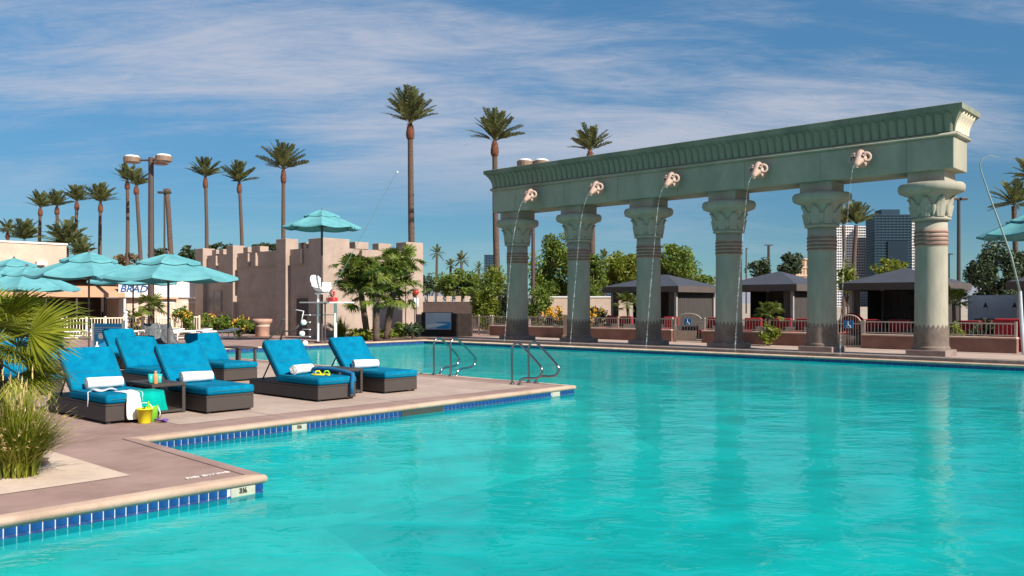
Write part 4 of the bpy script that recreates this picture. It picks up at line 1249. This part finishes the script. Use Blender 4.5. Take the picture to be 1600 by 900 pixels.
# ------------------------------------------------------------------ sun loungers
def lounger_proto(lb, loc, rz):
    t = thing('sun_lounger', lb, 'sun lounger', loc, rz, 'turquoise sun loungers on the pool deck')
    # local origin: foot end, left front corner on the ground; x towards the foot, y across
    Ln, Wd = 2.15, .78
    MB().box(-Ln, 0, 0, Wd, .035, .245).build('base', MT['wicker'], t, bevel=.012)
    MB().box(-Ln-.004, .004, -.004, Wd+.004, .246, .275).build('rim', MT['wicker'], t, bevel=.008)
    for x in (-Ln+.06, -.06):
        for y in (.06, Wd-.06):
            MB().box(x-.025,x+.025,y-.025,y+.025,0,.036).build('foot', MT['wood'], t)
    sc = MB()
    sc.box(-1.27, .03, -.005, Wd+.005, .277, .40)
    sc.build('seat_cushion', MT['cushion'], t, bevel=.045, seg=4)
    an = R(48); hx, hz = -1.22, .33
    def rot(mb):
        c, s = math.cos(an), math.sin(an)
        mb.v = [(hx - x*c - z*s*1.0, y, hz + x*s - z*c*-1.0) if False else (hx - x*c + z*s, y, hz + x*s + z*c) for x, y, z in mb.v]
        return mb
    pe = MB().tube([(.0,.02,.392),(.0,Wd-.02,.392),(-1.2,Wd-.004,.392),(-1.2,.004,.392),(.0,.02,.392)], .007, 6, caps=False)
    pe.build('piping', MT['piping'], t)
    rot(MB().tube([(.05,.012,.110),(.765,.012,.110),(.765,Wd-.012,.110),(.05,Wd-.012,.110)], .007, 6)).build('piping', MT['piping'], t)
    rot(MB().tube([(.30,.02,.1185),(.30,Wd-.02,.1185)], .005, 6)).build('seam', MT['piping'], t)
    MB().tube([(-.62,.02,.3985),(-.62,Wd-.02,.3985)], .005, 6).build('seam', MT['piping'], t)
    pp = MB().tube([(.022,.03,.335),(.033,.1,.338),(.033,Wd-.1,.338),(.022,Wd-.03,.335)], .008, 6); pp.build('piping', MT['piping'], t)
    rot(MB().box(0,.80,-.005,Wd+.005,.0,.12)).build('back_cushion', MT['cushion'], t, bevel=.045, seg=4)
    rot(MB().box(.02,.78,.02,Wd-.02,-.045,-.003)).build('backrest_panel', MT['wicker'], t, bevel=.01)
    for y in (.10, Wd-.10):
        MB().tube([(hx-.50*math.cos(an), y, hz+.50*math.sin(an)-.04),(-1.86,y,.27)], .014, 6).build('prop', MT['wood'], t)
    return t
FX = [((165,664),'turquoise sun lounger nearest the camera, with white and teal towels hanging over its foot'),
      ((323,648),'turquoise sun lounger with a white rolled towel, just right of the side table with cups'),
      ((497,629),'turquoise sun lounger with a rolled towel and yellow sandals on its seat'),
      ((601,616),'turquoise sun lounger closest to the pool handrails, its white towel half hidden by a table'),
      ((350,598),'empty turquoise sun lounger in the second row, behind the lounger next to the cup table'),
      ((241,612),'empty turquoise sun lounger in the second row, behind the cups on the side table'),
      ((205,579),'empty turquoise sun lounger in the back row beside the bright blue board'),
      ((24,622),'turquoise sun lounger at the left behind the straw grass, only its foot end showing'),
      ((78,581),'turquoise sun lounger whose foot shows just behind the nearest lounger'),
      ((8,585),'turquoise sun lounger at the left edge behind the palm leaves')]
proto = None; LG = []
for (px, py), lb in FX:
    p = G(px, py)
    if proto is None: proto = lounger_proto(lb, p, TH); LG.append(proto)
    else: LG.append(dup(proto, p, TH, lb))
def onl(i, x, y, z=0):                       # a point in the frame of lounger i
    p = LG[i].location; return Vector((p.x + GB.x*x + GA.x*y, p.y + GB.y*x + GA.y*y, z))
# rolled towels
def roll(lb, i, x, y, ln, tilt, name='rolled_towel'):
    t = thing(name, lb, 'towel', onl(i, x, y, .402), TH + R(90) + tilt, 'white rolled towels on the loungers')
    mb = MB(); n = 22
    def fn(u, v):
        a = 2*PI*u; r = .088*(1+.05*math.sin(5*v+1)+.03*math.sin(2*a+9*v)) * (1 if .03 < v < .97 else .93)
        return (ln*(v-.5), r*math.cos(a), .085 + r*.95*math.sin(a))
    mb.grid(fn, n, 12)
    mb.build('roll', MT['towel'], t, True)
    for s in (-1, 1):
        sp = MB(); pts = []
        for k in range(40):
            f = k/39; a = f*5.5*PI; r = .012 + .070*f
            pts.append((s*(ln*.5-.002+.006*(1-f)), r*math.cos(a), .085+r*math.sin(a)))
        sp.tube(pts, .0085, 5, flat=1.0)
        sp.add([(s*(ln*.5-.012), .08*math.cos(2*PI*k/16), .085+.08*math.sin(2*PI*k/16)) for k in range(16)], [tuple(range(16))])
        sp.build('spiral_end', MT['towel'], t, True)
roll('white rolled towel on the lounger nearest the camera', 0, -1.02, .40, .50, 0)
roll('white rolled towel on the lounger right of the cup table', 1, -1.00, .36, .50, 0)
roll('white rolled towel with a dark open end beside the yellow sandals', 2, -1.00, .36, .52, R(22))
roll('white rolled towel on the lounger closest to the pool handrails', 3, -1.02, .36, .50, R(-12))
# draped towels on the first lounger
def drape(lb, y0, y1, m, start, hang, name='draped_towel', phase=0.0, lift=.0):
    path = [(start,.408+lift),(-.55,.412+lift),(-.2,.412+lift),(-.03,.410+lift),(.025,.395+lift),(.052,.35),(.056,.26),(.062,hang+.05),(.066,hang)]
    path = [p for p in path if p[0] >= start]
    t = thing(name, lb, 'towel', LG[0].location, TH)
    mb = MB(); k = len(path)-1
    def fn(u, v):
        f = v*k; i = min(k-1, int(f)); q = f-i
        x = path[i][0]*(1-q)+path[i+1][0]*q; z = path[i][1]*(1-q)+path[i+1][1]*q
        wv = math.sin(u*13+phase)*.5+math.sin(u*7+2*phase)*.5
        am = .004 + .022*max(0, v-.55)
        return (x + am*wv + (.012 if v > .6 else 0), y0+(y1-y0)*u + .02*math.sin(v*6+phase), z + (.006*wv if v < .6 else 0) + .03*u*(v-.5)*(1 if phase else -.6))
    mb.grid(fn, 18, 26)
    o = mb.build('cloth', m, t, True, fixn=False)
    s = o.modifiers.new('solid', 'SOLIDIFY'); s.thickness = .008; s.offset = 1
drape('white towel hanging over the foot of the nearest lounger', .27, .49, MT['towel'], -.42, .05)
drape('teal towel hanging over the right corner of the nearest lounger', .47, .82, MT['teal'], -.50, .12, phase=1.3, lift=.004)
t = thing('swim_top', 'pale aqua swim top lying on the seat of the nearest lounger', 'swimwear', onl(0, -.62, .22, .406), TH)
sm_ = MB().grid(lambda u, v: (-.12+.24*v+.02*math.sin(6*u), -.15+.30*u, .012+.012*math.sin(7*u+3*v)), 10, 6)
q = sm_.build('cloth', MT['mural'], t, True, fixn=False); s = q.modifiers.new('solid','SOLIDIFY'); s.thickness = .01
MB().tube([(.0,-.16,.01),(.08,-.24,.0),(.10,-.245,-.09),(.09,-.25,-.20)], .007, 6).build('strap', MT['mural'], t, True)
# pool noodle on lounger 3
t = thing('pool_noodle', 'long dark blue foam noodle arching over the lounger with the yellow sandals', 'pool noodle', LG[2].location, TH)
MB().tube([(-1.05,.55,.46),(-.85,.62,.50),(-.55,.70,.49),(-.25,.72,.46),(.02,.70,.43),(.065,.66,.38),(.075,.64,.28),(.078,.63,.10)], [.036]*8, 10).build('foam', MT['navy'], t, True)
t = thing('sandals', 'pair of yellow sandals on the turquoise lounger seat', 'sandals', onl(2, -.52, .36, .402), TH)
for k, (dx, dy, rz) in enumerate(((0,0,.5),(.10,.11,-.3))):
    sole = MB().prism([(dx+.13*math.cos(a)*math.cos(rz)-.048*math.sin(a)*math.sin(rz), dy+.13*math.cos(a)*math.sin(rz)+.048*math.sin(a)*math.cos(rz)) for a in [2*PI*i/16 for i in range(16)]], .001, .026)
    o = sole.build('sole', MT['yellow'], t, bevel=.006)
    MB().tube([(dx-.03,dy-.05,.02),(dx-.01,dy-.02,.075),(dx+.01,dy+.02,.075),(dx+.03,dy+.05,.02)], .014, 6).build('strap', MT['lime'] if k else MT['yellow'], o, True)
# side tables
def side_table(lb, b0, b1, a0, a1, h=.46):
    t = thing('side_table', lb, 'side table', W(b0, a0), TH, 'brown wicker side tables')
    l, d = b1-b0, a1-a0
    MB().box(0,l,0,d,h-.05,h).build('top', MT['wicker'], t, bevel=.01)
    for x in (.0, l-.055):
        for y in (.0, d-.055):
            MB().box(x+.002,x+.053,y+.002,y+.053,0,h-.052).build('leg', MT['wicker'], t, bevel=.006)
    MB().box(.01,l-.01,.01,d-.01,.025,.065).build('shelf', MT['wicker'], t, bevel=.006)
    MB().box(.06,.085,.06,d-.06,.067,h-.054).build('end_panel', MT['wicker'], t)
    return t
T1 = side_table('brown wicker side table holding cups between the two nearest loungers', -13.30, -12.42, 5.78, 6.30)
T2 = side_table('empty brown wicker side table between the two loungers by the handrails', -13.55, -12.70, 9.32, 9.86)
def cup(lb, px, py, m, r=.038, h=.13, name='cup', cat='cup'):
    Y = (EYE-.46)*F/(py-HZ); p = at(px, Y); p.z = .4605
    t = thing(name, lb, cat, p)
    MB().lathe([(r*.75,0),(r*.8,.004),(r,h),(r*.93,h),(r*.72,.012),(.001,.012)], 18).build('body', m, t, True)
    return t
cup('left teal plastic cup on the wicker side table', 235.5, 598, MT['cup'])
cup('right teal plastic cup on the wicker side table', 249, 598, MT['cup'])
Y = (EYE-.46)*F/(600-HZ); p = at(243, Y); p.z = .4605
t = thing('sunscreen_bottle', 'orange bottle standing between two teal cups', 'bottle', p)
MB().lathe([(.03,0),(.036,.01),(.038,.12),(.030,.15),(.018,.158)], 16).build('body', MT['orange'], t, True)
MB().lathe([(.020,.1585),(.021,.185),(.016,.19)], 12).build('cap', MT['pot'], t, True)
# beach toys on the ground
p = G(226, 661)
t = thing('toy_pail', 'yellow plastic pail on the deck at the foot of the nearest lounger', 'pail', p)
MB().lathe([(.075,0),(.08,.006),(.105,.19),(.112,.19),(.112,.205),(.10,.205),(.075,.012),(.001,.012)], 22).build('bucket', MT['yellow'], t, True)
MB().tube([(.108*math.cos(a), -.03*0, .19+.09*math.sin(a)) for a in [PI*i/14 for i in range(15)]], .006, 6).build('handle', MT['white'], t, True)
MB().tube([(.03,.0,.05),(.05,.0,.25),(.055,0,.30)], .013, 8).build('scoop', MT['lime'], t)
p = G(237, 658)
t = thing('toy_sieve', 'lime green toy pail leaning behind the yellow one', 'pail', p)
MB().lathe([(.06,0),(.07,.004),(.09,.21),(.094,.22),(.085,.22),(.06,.01)], 20).build('bucket', MT['lime'], t, True)
MB().tube([(.09,0,.2),(.12,0,.12),(.11,0,.05)], .007, 6).build('handle', MT['white'], t, True)
p = G(246, 659)
t = thing('toy_shovel', 'purple toy shovel lying beside the yellow pail', 'toy shovel', p, R(-30))
MB().tube([(-.16,0,.02),(.02,0,.035),(.05,0,.03)], .012, 8).build('handle', MT['purple'], t, True)
MB().grid(lambda u, v: (.05+.14*v, (-.06+.12*u)*(1-.3*v*v), .015+.03*(2*u-1)**2), 8, 6).build('blade', MT['purple'], t, True)

# ------------------------------------------------------------------ umbrellas
def umbrella(lb, loc, rimz, rad, peak, rz=0.0, base=True, n=8, group='aqua patio umbrellas', pole_z0=0.0, tilt=None, pr=.024):
    t = thing('patio_umbrella', lb, 'umbrella', loc, rz, group)
    cn = put('canopy', MB().lathe([(.03,peak+.03),(.045,peak+.06),(.02,peak+.12),(.005,peak+.13)], 10).mesh('canopy', MT['pole'], True), t)
    H = peak - rimz
    def V(k, f, dz=0.0, sag=0.0):
        a = 2*PI*k/n
        return Vector((rad*f*math.cos(a), rad*f*math.sin(a), peak - H*(f**1.12) + dz))
    def panel(k, f0, f1, dz, scallop):
        mb = MB(); nu, nv = 8, 6
        def fn(u, v):
            f = f0+(f1-f0)*v
            a, b = V(k, f), V(k+1, f)
            p = a.lerp(b, u); sg = math.sin(PI*u)
            p = p - Vector((p.x,p.y,0))*(.035*sg*v) + Vector((0,0,dz - .045*sg*(.3+f)*rad/1.4 + scallop*sg*(v>.98)))
            return p
        mb.grid(fn, nu, nv)
        # valance
        vs = []
        for i in range(nu+1):
            p = Vector(fn(i/nu, 1)); q = p + Vector((p.x,p.y,0))*.006 - Vector((0,0,.055*rad/1.4 if f1 > .99 else .05*rad/1.4))
            vs += [p, q]
        mb.add(vs, [(2*i,2*i+2,2*i+3,2*i+1) for i in range(nu)])
        return mb.build('panel', MT['canopy'], cn, True, fixn=False)
    for k in range(n):
        panel(k, .30, 1.0, 0, 0)
        panel(k, .02, .46, .075*rad/1.4, 0)
    for k in range(n):
        a = V(k, .03, -.05); b = V(k, .985, -.02)
        MB().tube([a, b], .010, 5).build('rib', MT['pole'], t)
        MB().tube([(0,0,rimz-.05), V(k,.5,-.03)], .008, 5).build('strut', MT['pole'], t)
    MB().tube([(0,0,pole_z0),(0,0,peak+.05)], pr, 10).build('pole', MT['pole'], t)
    MB().lathe([(.045,rimz-.10),(.05,rimz-.02),(.03,rimz)], 10).build('hub', MT['pole'], t)
    if base:
        MB().lathe([(.32,0),(.32,.05),(.24,.08),(.05,.10),(.045,.35),(.03,.36)], 24).build('base', MT['pole'], t, True)
    return t
umbrella('aqua umbrella in front of the BRAD sign, nearest and widest of all', at(263, 17.7), 2.19, 1.38, 2.60, R(10))
umbrella('aqua umbrella over the low round table, left of the nearest one', at(139, 21.5), 2.36, 1.44, 2.86, R(30))
umbrella('aqua umbrella at the left edge, the higher one of two overlapping canopies', at(22, 28), 2.52, 1.5, 3.05, R(12))
umbrella('aqua umbrella at the left edge, lower and right of the other canopy', at(42, 24), 2.08, 1.35, 2.62, R(20))
umbrella('aqua umbrella partly hidden between the two nearest umbrellas', at(208, 26.5), 2.32, 1.35, 2.78, R(0))
umbrella('aqua umbrella cut off by the right edge of the picture, above the railing', at(1612, 30), 4.05, 1.72, 4.72, R(8), base=True, pr=.035)
# low round table
p = at(140, 21.5)
t = thing('round_table', 'low dark round table around an umbrella pole', 'table', p)
MB().lathe([(.05,.42),(.40,.42),(.42,.44),(.42,.47),(.05,.475)], 28).build('top', MT['wicker'], t, True)
MB().lathe([(.26,.37),(.24,.40),(.16,.418)], 20).build('skirt', MT['wicker'], t, True)
for k in range(4):
    a = PI/4+k*PI/2; MB().tube([(.3*math.cos(a),.3*math.sin(a),.42),(.34*math.cos(a),.34*math.sin(a),0)], .018, 6).build('leg', MT['wood'], t)
p = at(151.5, 21.2); p.z = .476
t = thing('white_bottle', 'small white bottle on the low round table', 'bottle', p)
MB().lathe([(.04,0),(.045,.01),(.045,.12),(.02,.16),(.018,.20)], 12).build('body', MT['white'], t, True)
MB().lathe([(.02,.2005),(.02,.23)], 10).build('cap', MT['white'], t)

# blue board and sling chairs
p = at(170, 27)
t = thing('notice_board', 'bright blue board with a white round mark behind the back row lounger', 'notice board', p, R(-14))
MB().box(-.52,.50,-.02,.02,.30,1.02).build('panel', MT['sky_blue'], t, bevel=.01)
MB().box(.50,.56,-.04,.04,0,1.12).build('post', MT['white'], t)
MB().box(-.58,-.52,-.04,.04,0,1.02).build('post', MT['white'], t)
MB().lathe([(.001,0),(.09,0),(.09,.008),(.001,.008)], 18).build('round_mark', MT['white'], t).rotation_euler = (0,0,0)
t.children[-1].rotation_euler = (R(90),0,0); t.children[-1].location = (-.28,-.022,.62)
for k in range(4):
    MB().box(-.50,.48,-.027,-.0205,.70+.06*k,.72+.06*k).build('stripe', MT['mural'], t)
def sling(lb, px, Y, rz):
    t = thing('sling_chair', lb, 'chair', at(px, Y), rz, 'charcoal sling chairs')
    prof = [(-.28,.36),(-.18,.33),(.02,.32),(.18,.38),(.30,.60),(.38,.86),(.42,.98)]
    def fn(u, v):
        f = v*(len(prof)-1); i = min(len(prof)-2, int(f)); q = f-i
        x = prof[i][0]*(1-q)+prof[i+1][0]*q; z = prof[i][1]*(1-q)+prof[i+1][1]*q
        y = (-.3+.6*u)*(1-.25*max(0,v-.6)); return (x - .10*(2*u-1)**2*(v>.4), y, z + .05*(2*u-1)**2)
    o = MB().grid(fn, 10, 14).build('shell', MT['sling'], t, True, fixn=False)
    s = o.modifiers.new('solid','SOLIDIFY'); s.thickness = .03
    for x, y in ((-.22,.24),(-.22,-.24),(.26,.24),(.26,-.24)):
        MB().tube([(x*.7,y*.8,.34),(x,y,0)], .016, 6).build('leg', MT['wood'], t)
sling('dark sling chair left of the umbrella pole, its back rounded', 246, 27.5, R(150))
sling('dark sling chair right of the umbrella pole, its back rounded', 271, 27.0, R(165))
# dark table behind the second row lounger
p = G(372, 566)
t = thing('dark_table', 'dark low table behind the second row lounger by the small pool', 'table', p, TH)
MB().box(-.55,.55,-.3,.3,.40,.44).build('top', MT['wicker'], t, bevel=.01)
for x in (-.48,.48):
    for y in (-.24,.24): MB().box(x-.03,x+.03,y-.03,y+.03,0,.40).build('leg', MT['wicker'], t)

# white strap loungers
def chaise(lb, px, Y, proto=[None]):
    p = at(px, Y)
    if proto[0] is not None: return dup(proto[0], p, TH, lb)
    t = thing('white_chaise', lb, 'chaise', p, TH, 'white chaises in front of the cream fence')
    for s in (-.30, .30):
        MB().tube([(s,-.95,.36),(s,.35,.36),(s,.95,.46)], .024, 8).build('side_rail', MT['white'], t, True)
    for k in range(22):
        y = -.92+k*.085; z = .375 + max(0,(y-.35)/.6)*.10
        MB().box(-.32,.32,y-.040,y+.040,z,z+.035).build('strap', MT['white'], t)
    for s in (-.30,.30):
        for y in (-.75,.0,.65):
            MB().tube([(s,y,.36),(s,y,0)], .022, 8).build('leg', MT['white'], t)
        MB().tube([(s,-.75,.10),(s,.65,.10)], .016, 6).build('stretcher', MT['white'], t)
    proto[0] = t
    return t
for px, lb in ((342,'white strap chaise nearest the flowering shrubs, rightmost of its row'),(297,'white strap chaise second from the right, below the cream fence'),(253,'white strap chaise seen past the umbrella pole'),(212,'white strap chaise just right of the white post'),
               (166,'white strap chaise left of the white post behind the blue board'),(120,'white strap chaise half hidden by the palm leaves')):
    chaise(lb, px, 39.5)

# ------------------------------------------------------------------ handrails
def handrail(lb, bases, u):
    t = thing('pool_handrail', lb, 'handrail', bases[0], math.atan2(u.y, u.x), 'steel pool handrails')
    rz = math.atan2(u.y, u.x); c, s = math.cos(rz), math.sin(rz)
    for q in bases:
        d = q - bases[0]; ox, oy = d.x*c+d.y*s, -d.x*s+d.y*c
        pts = [(0,0),(0,.40),(0,.70),(.04,.80),(.12,.845),(.22,.83),(.45,.66),(.68,.48),(.78,.38),(.80,.29),(.73,.20),(.58,.165),(.38,.155),(.25,.12),(.205,.06),(.20,0)]
        # smooth the path
        P = [Vector((ox+x, oy, z)) for x, z in pts]
        Q = []
        for i in range(len(P)-1):
            p0, p1, p2, p3 = P[max(0,i-1)], P[i], P[i+1], P[min(len(P)-1,i+2)]
            for k in range(4):
                f = k/4
                Q.append(.5*((2*p1)+(p2-p0)*f+(2*p0-5*p1+4*p2-p3)*f*f+(3*p1-p0-3*p2+p3)*f**3))
        Q.append(P[-1])
        o = MB().tube(Q, .024, 12).build('rail', MT['steel'], t, True)
        for x in (0, .20):
            MB().lathe([(.055,.0),(.055,.012),(.03,.025)], 14, (ox+x, oy, .012)).build('flange', MT['steel'], o, True)
handrail('pair of steel handrails at the tip of the lounge deck', [G(800,601), G(826,598)], GB.to_3d())
handrail('pair of steel handrails further back, left of the other pair', [G(678,586), G(704,588)], GA.to_3d())

# ------------------------------------------------------------------ lifeguard stand
p = at(497, 35.9)
ls = thing('lifeguard_stand', 'white lifeguard stand with a raised shell seat beside the fortress corner', 'lifeguard stand', p, TH)
k = 35.9/F
for x, y in ((0,0),(.55,.45),(.0,.9)):
    MB().tube([(x,y,0),(x,y,2.05 if (x,y)==(0,0) else 1.68)], .045, 10).build('post', MT['white'], ls)
MB().box(-1.0,1.15,-.25,1.0,1.66,1.71).build('platform', MT['white'], ls, bevel=.01)
MB().box(-.9,-.1,-.2,.9,1.14,1.18).build('step', MT['white'], ls)
MB().box(-.35,.35,-.30,-.26,.55,1.14).build('storage_box', MT['stuccod'], ls)
for i in range(4):
    MB().box(-.5,.0,-.42+.0*i,-.36,.25+.3*i,.29+.3*i).build('rung', MT['white'], ls)
sprof = [(-.46,.74),(-.44,.60),(-.38,.40),(-.28,.20),(-.12,.06),(.10,.0),(.40,.02)]
def shell(u, v):
    f = v*(len(sprof)-1); i = min(len(sprof)-2, int(f)); q = f-i
    x = sprof[i][0]*(1-q)+sprof[i+1][0]*q; z = sprof[i][1]*(1-q)+sprof[i+1][1]*q
    e = abs(2*u-1)
    return (x + .10*e**3*(v<.5), -.16+.56*u, 2.10 + z*(1-.25*e**4) + .20*e**4*min(1, v*1.6))
o = MB().grid(shell, 14, 18).build('seat_shell', MT['white'], ls, True, fixn=False); s = o.modifiers.new('solid','SOLIDIFY'); s.thickness = .03
MB().box(-.14,.34,-.08,.32,2.03,2.095).build('seat_pan', MT['white'], ls, bevel=.02)
MB().box(.36,.46,-.10,.34,2.13,2.52).build('foot_guard', MT['white'], ls, bevel=.03)
ul = at(503, 36.1)
umbrella('aqua umbrella on the tall pole of the lifeguard stand, against the sky', ul, 4.86, 1.62, 5.50, R(12), base=True, n=8, pr=.05)
# rescue gear on the platform
q = at(519, 35.6); 
t = thing('rescue_bag', 'red bag lying on the lifeguard platform', 'bag', (q.x, q.y, 1.711), TH)
MB().box(-.30,.26,-.14,.14,0,.19).build('body', MT['redp'], t, bevel=.08, seg=3)
MB().tube([(-.2,-.14,.08),(-.1,-.16,.17),(.1,-.16,.17),(.2,-.14,.08)], .015, 6).build('strap', MT['ink'], t, True)
t = thing('ring_buoy', 'red ring buoy propped above the red bag on the lifeguard platform', 'buoy', (q.x, q.y, 1.902), TH)
t.scale = (.72, .72, .72)
MB().tube([(.17*math.cos(a), 0, .24+.17*math.sin(a)) for a in [2*PI*i/24 for i in range(25)]], .065, 10).build('ring', MT['redp'], t, True)
for a in (PI/4, 3*PI/4, 5*PI/4, 7*PI/4):
    MB().tube([(.15*math.cos(a-.12),0,.24+.15*math.sin(a-.12)),(.19*math.cos(a+.12),0,.24+.19*math.sin(a+.12))], .068, 10).build('band', MT['white'], t, True)
# rescue poles
t = thing('rescue_pole', 'long thin pale rescue pole leaning out from the lifeguard stand', 'rescue pole', at(508, 35.4))
o0 = at(508, 35.4); hi = at(619, 34.0, 270) - o0; lo = at(508, 35.4, 473) - o0
MB().tube([lo, lo.lerp(hi,.5), hi, hi+Vector((.22,0,.05))], [.013,.011,.009,.008], 8).build('shaft', MT['polegreen'], t)
MB().lathe([(.01,-.05),(.05,0),(.01,.05)], 8, tuple(hi+Vector((.05,0,.02)))).build('tip', MT['white'], t)
MB().box(-.06,.06,-.06,.06,1.62,lo.z+.05).build('bracket', MT['pole'], t)
MB().tube([(0,0,0),(0,0,1.70)], .03, 8).build('stake', MT['pole'], t)
p = at(1600, 27.6)
t = thing('rescue_pole', 'tall pale green rescue pole with a hooked tip at the right edge', 'rescue pole', p)
def rel(px, py): return at(px, 27.6, py) - p
MB().tube([(0,0,0), rel(1596,500)*1.0, rel(1594,455)], [.06,.06,.048], 10).build('sleeve', MT['mural'], t)
MB().tube([rel(1594,458), rel(1580,400), rel(1562,350), rel(1545,303), rel(1533,268), rel(1531,256), rel(1536,247), rel(1547,243), rel(1562,246)], [.036,.032,.028,.024,.02,.018,.015,.012,.009], 8).build('shaft', MT['polegreen'], t, True)

# pool lift with pads in front of the fortress
p = G(448, 541)
t = thing('pool_lift', 'dark framed pool lift with hanging white pads in front of the fortress', 'pool lift', p)
k = p.y/F
MB().tube([(-.9,0,0),(-.75,0,.25),(-.35,.1,.62),(-.2,.1,1.0),(-.1,.1,1.05)], .035, 8).build('arm', MT['wood'], t, True)
MB().tube([(-.3,0,0),(-.15,0,.6),(.25,0,.55),(.55,0,.9)], .04, 8).build('arm', MT['wood'], t, True)
MB().tube([(.55,0,.9),(.65,0,1.35),(.35,0,1.4)], .02, 8).build('hanger', MT['white'], t, True)
MB().box(-.5,.5,-.25,.25,0,.10).build('base', MT['wood'], t, bevel=.02)
for x, z in ((.66,.78),(.60,.35),(.72,-.02)):
    MB().lathe([(.03,0),(.10,.03),(.115,.11),(.085,.19),(.03,.21)], 14, (x, -.05, z+.03)).build('pad', MT['towel'], t, True)

# ------------------------------------------------------------------ lamp posts
def big_lamp(lb, px, Y, py, n, m=MT['lampmetal'], r=.15, hs=1.0):
    t = thing('lamp_post', lb, 'lamp post', at(px, Y), 0, 'tall lamp posts')
    H = EYE-(py-HZ)/F*Y
    MB().tube([(0,0,0),(0,0,.35),(0,0,.36),(0,0,H)], [r*1.5,r*1.5,r*1.1,r*.85], 12).build('pole', m, t)
    offs = [(-.95,0),(.75,-.3),(.25,.5)][:n] if n > 2 else [(-.42,0),(.42,0)]
    for x, y in offs:
        x *= hs; y *= hs
        h = MB(); h.lathe([(.30*hs,H-.28*hs),(.40*hs,H-.24*hs),(.42*hs,H-.02*hs),(.36*hs,H)], 16, (x, y, 0)); ho = h.build('lamp_head', MT['lamphead'], t)
        MB().lathe([(.40*hs,H+.002),(.30*hs,H+.09*hs),(.1*hs,H+.12*hs)], 16, (x, y, 0)).build('cap', MT['white'], ho, True)
        MB().tube([(0,0,H-.14*hs),(x,y,H-.14*hs)], .05*hs, 6).build('bracket', m, t)
    return t
big_lamp('tall brown lamp post with three round heads behind the left umbrellas', 236, 43, 246, 3)
big_lamp('lamp post with two round heads behind the left end of the beam', 833, 46, 252, 2, hs=1.05, r=.10)
def area_lamp(lb, px, Y, py, w_, r=.10, double=True):
    t = thing('lamp_post', lb, 'lamp post', at(px, Y), 0, 'tall lamp posts')
    H = EYE-(py-HZ)/F*Y
    MB().tube([(0,0,0),(0,0,H)], [r*1.3,r], 10).build('pole', MT['wood'], t)
    for s in ((-1,1) if double else (1,)):
        MB().box(min(s*.1,s*w_),max(s*.1,s*w_),-.2,.2,H-.08,H+.10).build('lamp_head', MT['wood'], t, bevel=.03)
area_lamp('dark lamp post with flat heads just right of the rightmost column', 1498, 60, 311, .55, r=.11)
area_lamp('distant lamp post above the conifers between the fourth and fifth columns', 1201, 150, 383, .7, r=.22)
area_lamp('distant thin lamp post right of the rightmost column', 1483, 120, 397, .5, r=.10)
area_lamp('distant thin pole right of the fourth column', 1166, 140, 388, .2, r=.10, double=False)
area_lamp('thin dark light pole beside the bare palm trunk', 257, 75, 301, .55, r=.07)

# ------------------------------------------------------------------ far towers and hills
def tower(name, lb, px0, px1, ytop, Y, m, floors, bays, mm, deep=.6, split=None):
    x0, x1 = (px0-800)/F*Y, (px1-800)/F*Y; H = EYE-(ytop-HZ)/F*Y; wd = x1-x0
    t = thing(name, lb, 'tower', ((x0+x1)/2, Y, 0))
    MB().box(-wd/2, wd/2, 0, wd*deep, 0, H).build('body', m, t)
    g = MB(); fh = H/floors
    for i in range(floors+1): g.box(-wd/2-.15, wd/2+.15, -.35, wd*deep+.35, i*fh-.28, i*fh+.28)
    tag(g.build('floor_slabs', mm, t), kind='stuff')
    v = MB()
    for i in range(bays+1):
        x = -wd/2+wd*i/bays; v.box(x-.11, x+.11, -.25, -.002, 0, H)
    tag(v.build('vertical_fins', mm, t), kind='stuff')
    return t
t1 = tower('glass_tower', 'wide dark blue glass tower left of the rightmost column', 1367, 1424, 336, 420, MT['glassb'], 34, 10, MT['mull'])
MB().box(-5.5,3.5,.5,8,44.7,47.5).build('crown', MT['glassb'], t1)
MB().box(-3.0,6.5,-.9,-.36,6,32).build('dark_bay', MT['bayglass'], t1)
tower('condo_tower', 'white gridded tower just right of the fifth column, behind two palms', 1301, 1333, 353, 430, MT['condow'], 30, 9, MT['condo'])
tower('condo_tower', 'white gridded tower between the two palms and the blue glass tower', 1338, 1369, 354, 440, MT['condow'], 30, 9, MT['condo'])
tower('condo_tower', 'narrow white gridded tower behind the rightmost column', 1420, 1432, 345, 450, MT['condow'], 30, 4, MT['condo'])
tower('glass_tower', 'narrow pale blue tower left of the leftmost column', 757, 777, 399, 450, MT['glassl'], 20, 5, MT['mull'])
tower('glass_tower', 'small distant blue grey block between the second and third columns', 940, 957, 407, 470, MT['glassl'], 16, 4, MT['mull'])
tower('tan_block', 'small tan building left of the fifth column behind the conifer', 1243, 1262, 405, 300, MT['tan'], 6, 4, MT['tan'])
hl = MB(); rnd = random.Random(4); n = 60
vs = []
for i in range(n+1):
    x = -4200 + 8400*i/n
    h = 120 + 70*math.sin(i*.37)+45*math.sin(i*.9+1)+rnd.uniform(-18,18)
    vs += [(x, 5200, -5), (x, 5600, max(60, h)*1.05), (x, 6500, max(60, h)*.5)]
hl.add(vs, [(3*i+k, 3*(i+1)+k, 3*(i+1)+k+1, 3*i+k+1) for i in range(n) for k in range(2)])
tag(hl.build('hills', MT['hill'], None, True), kind='structure')
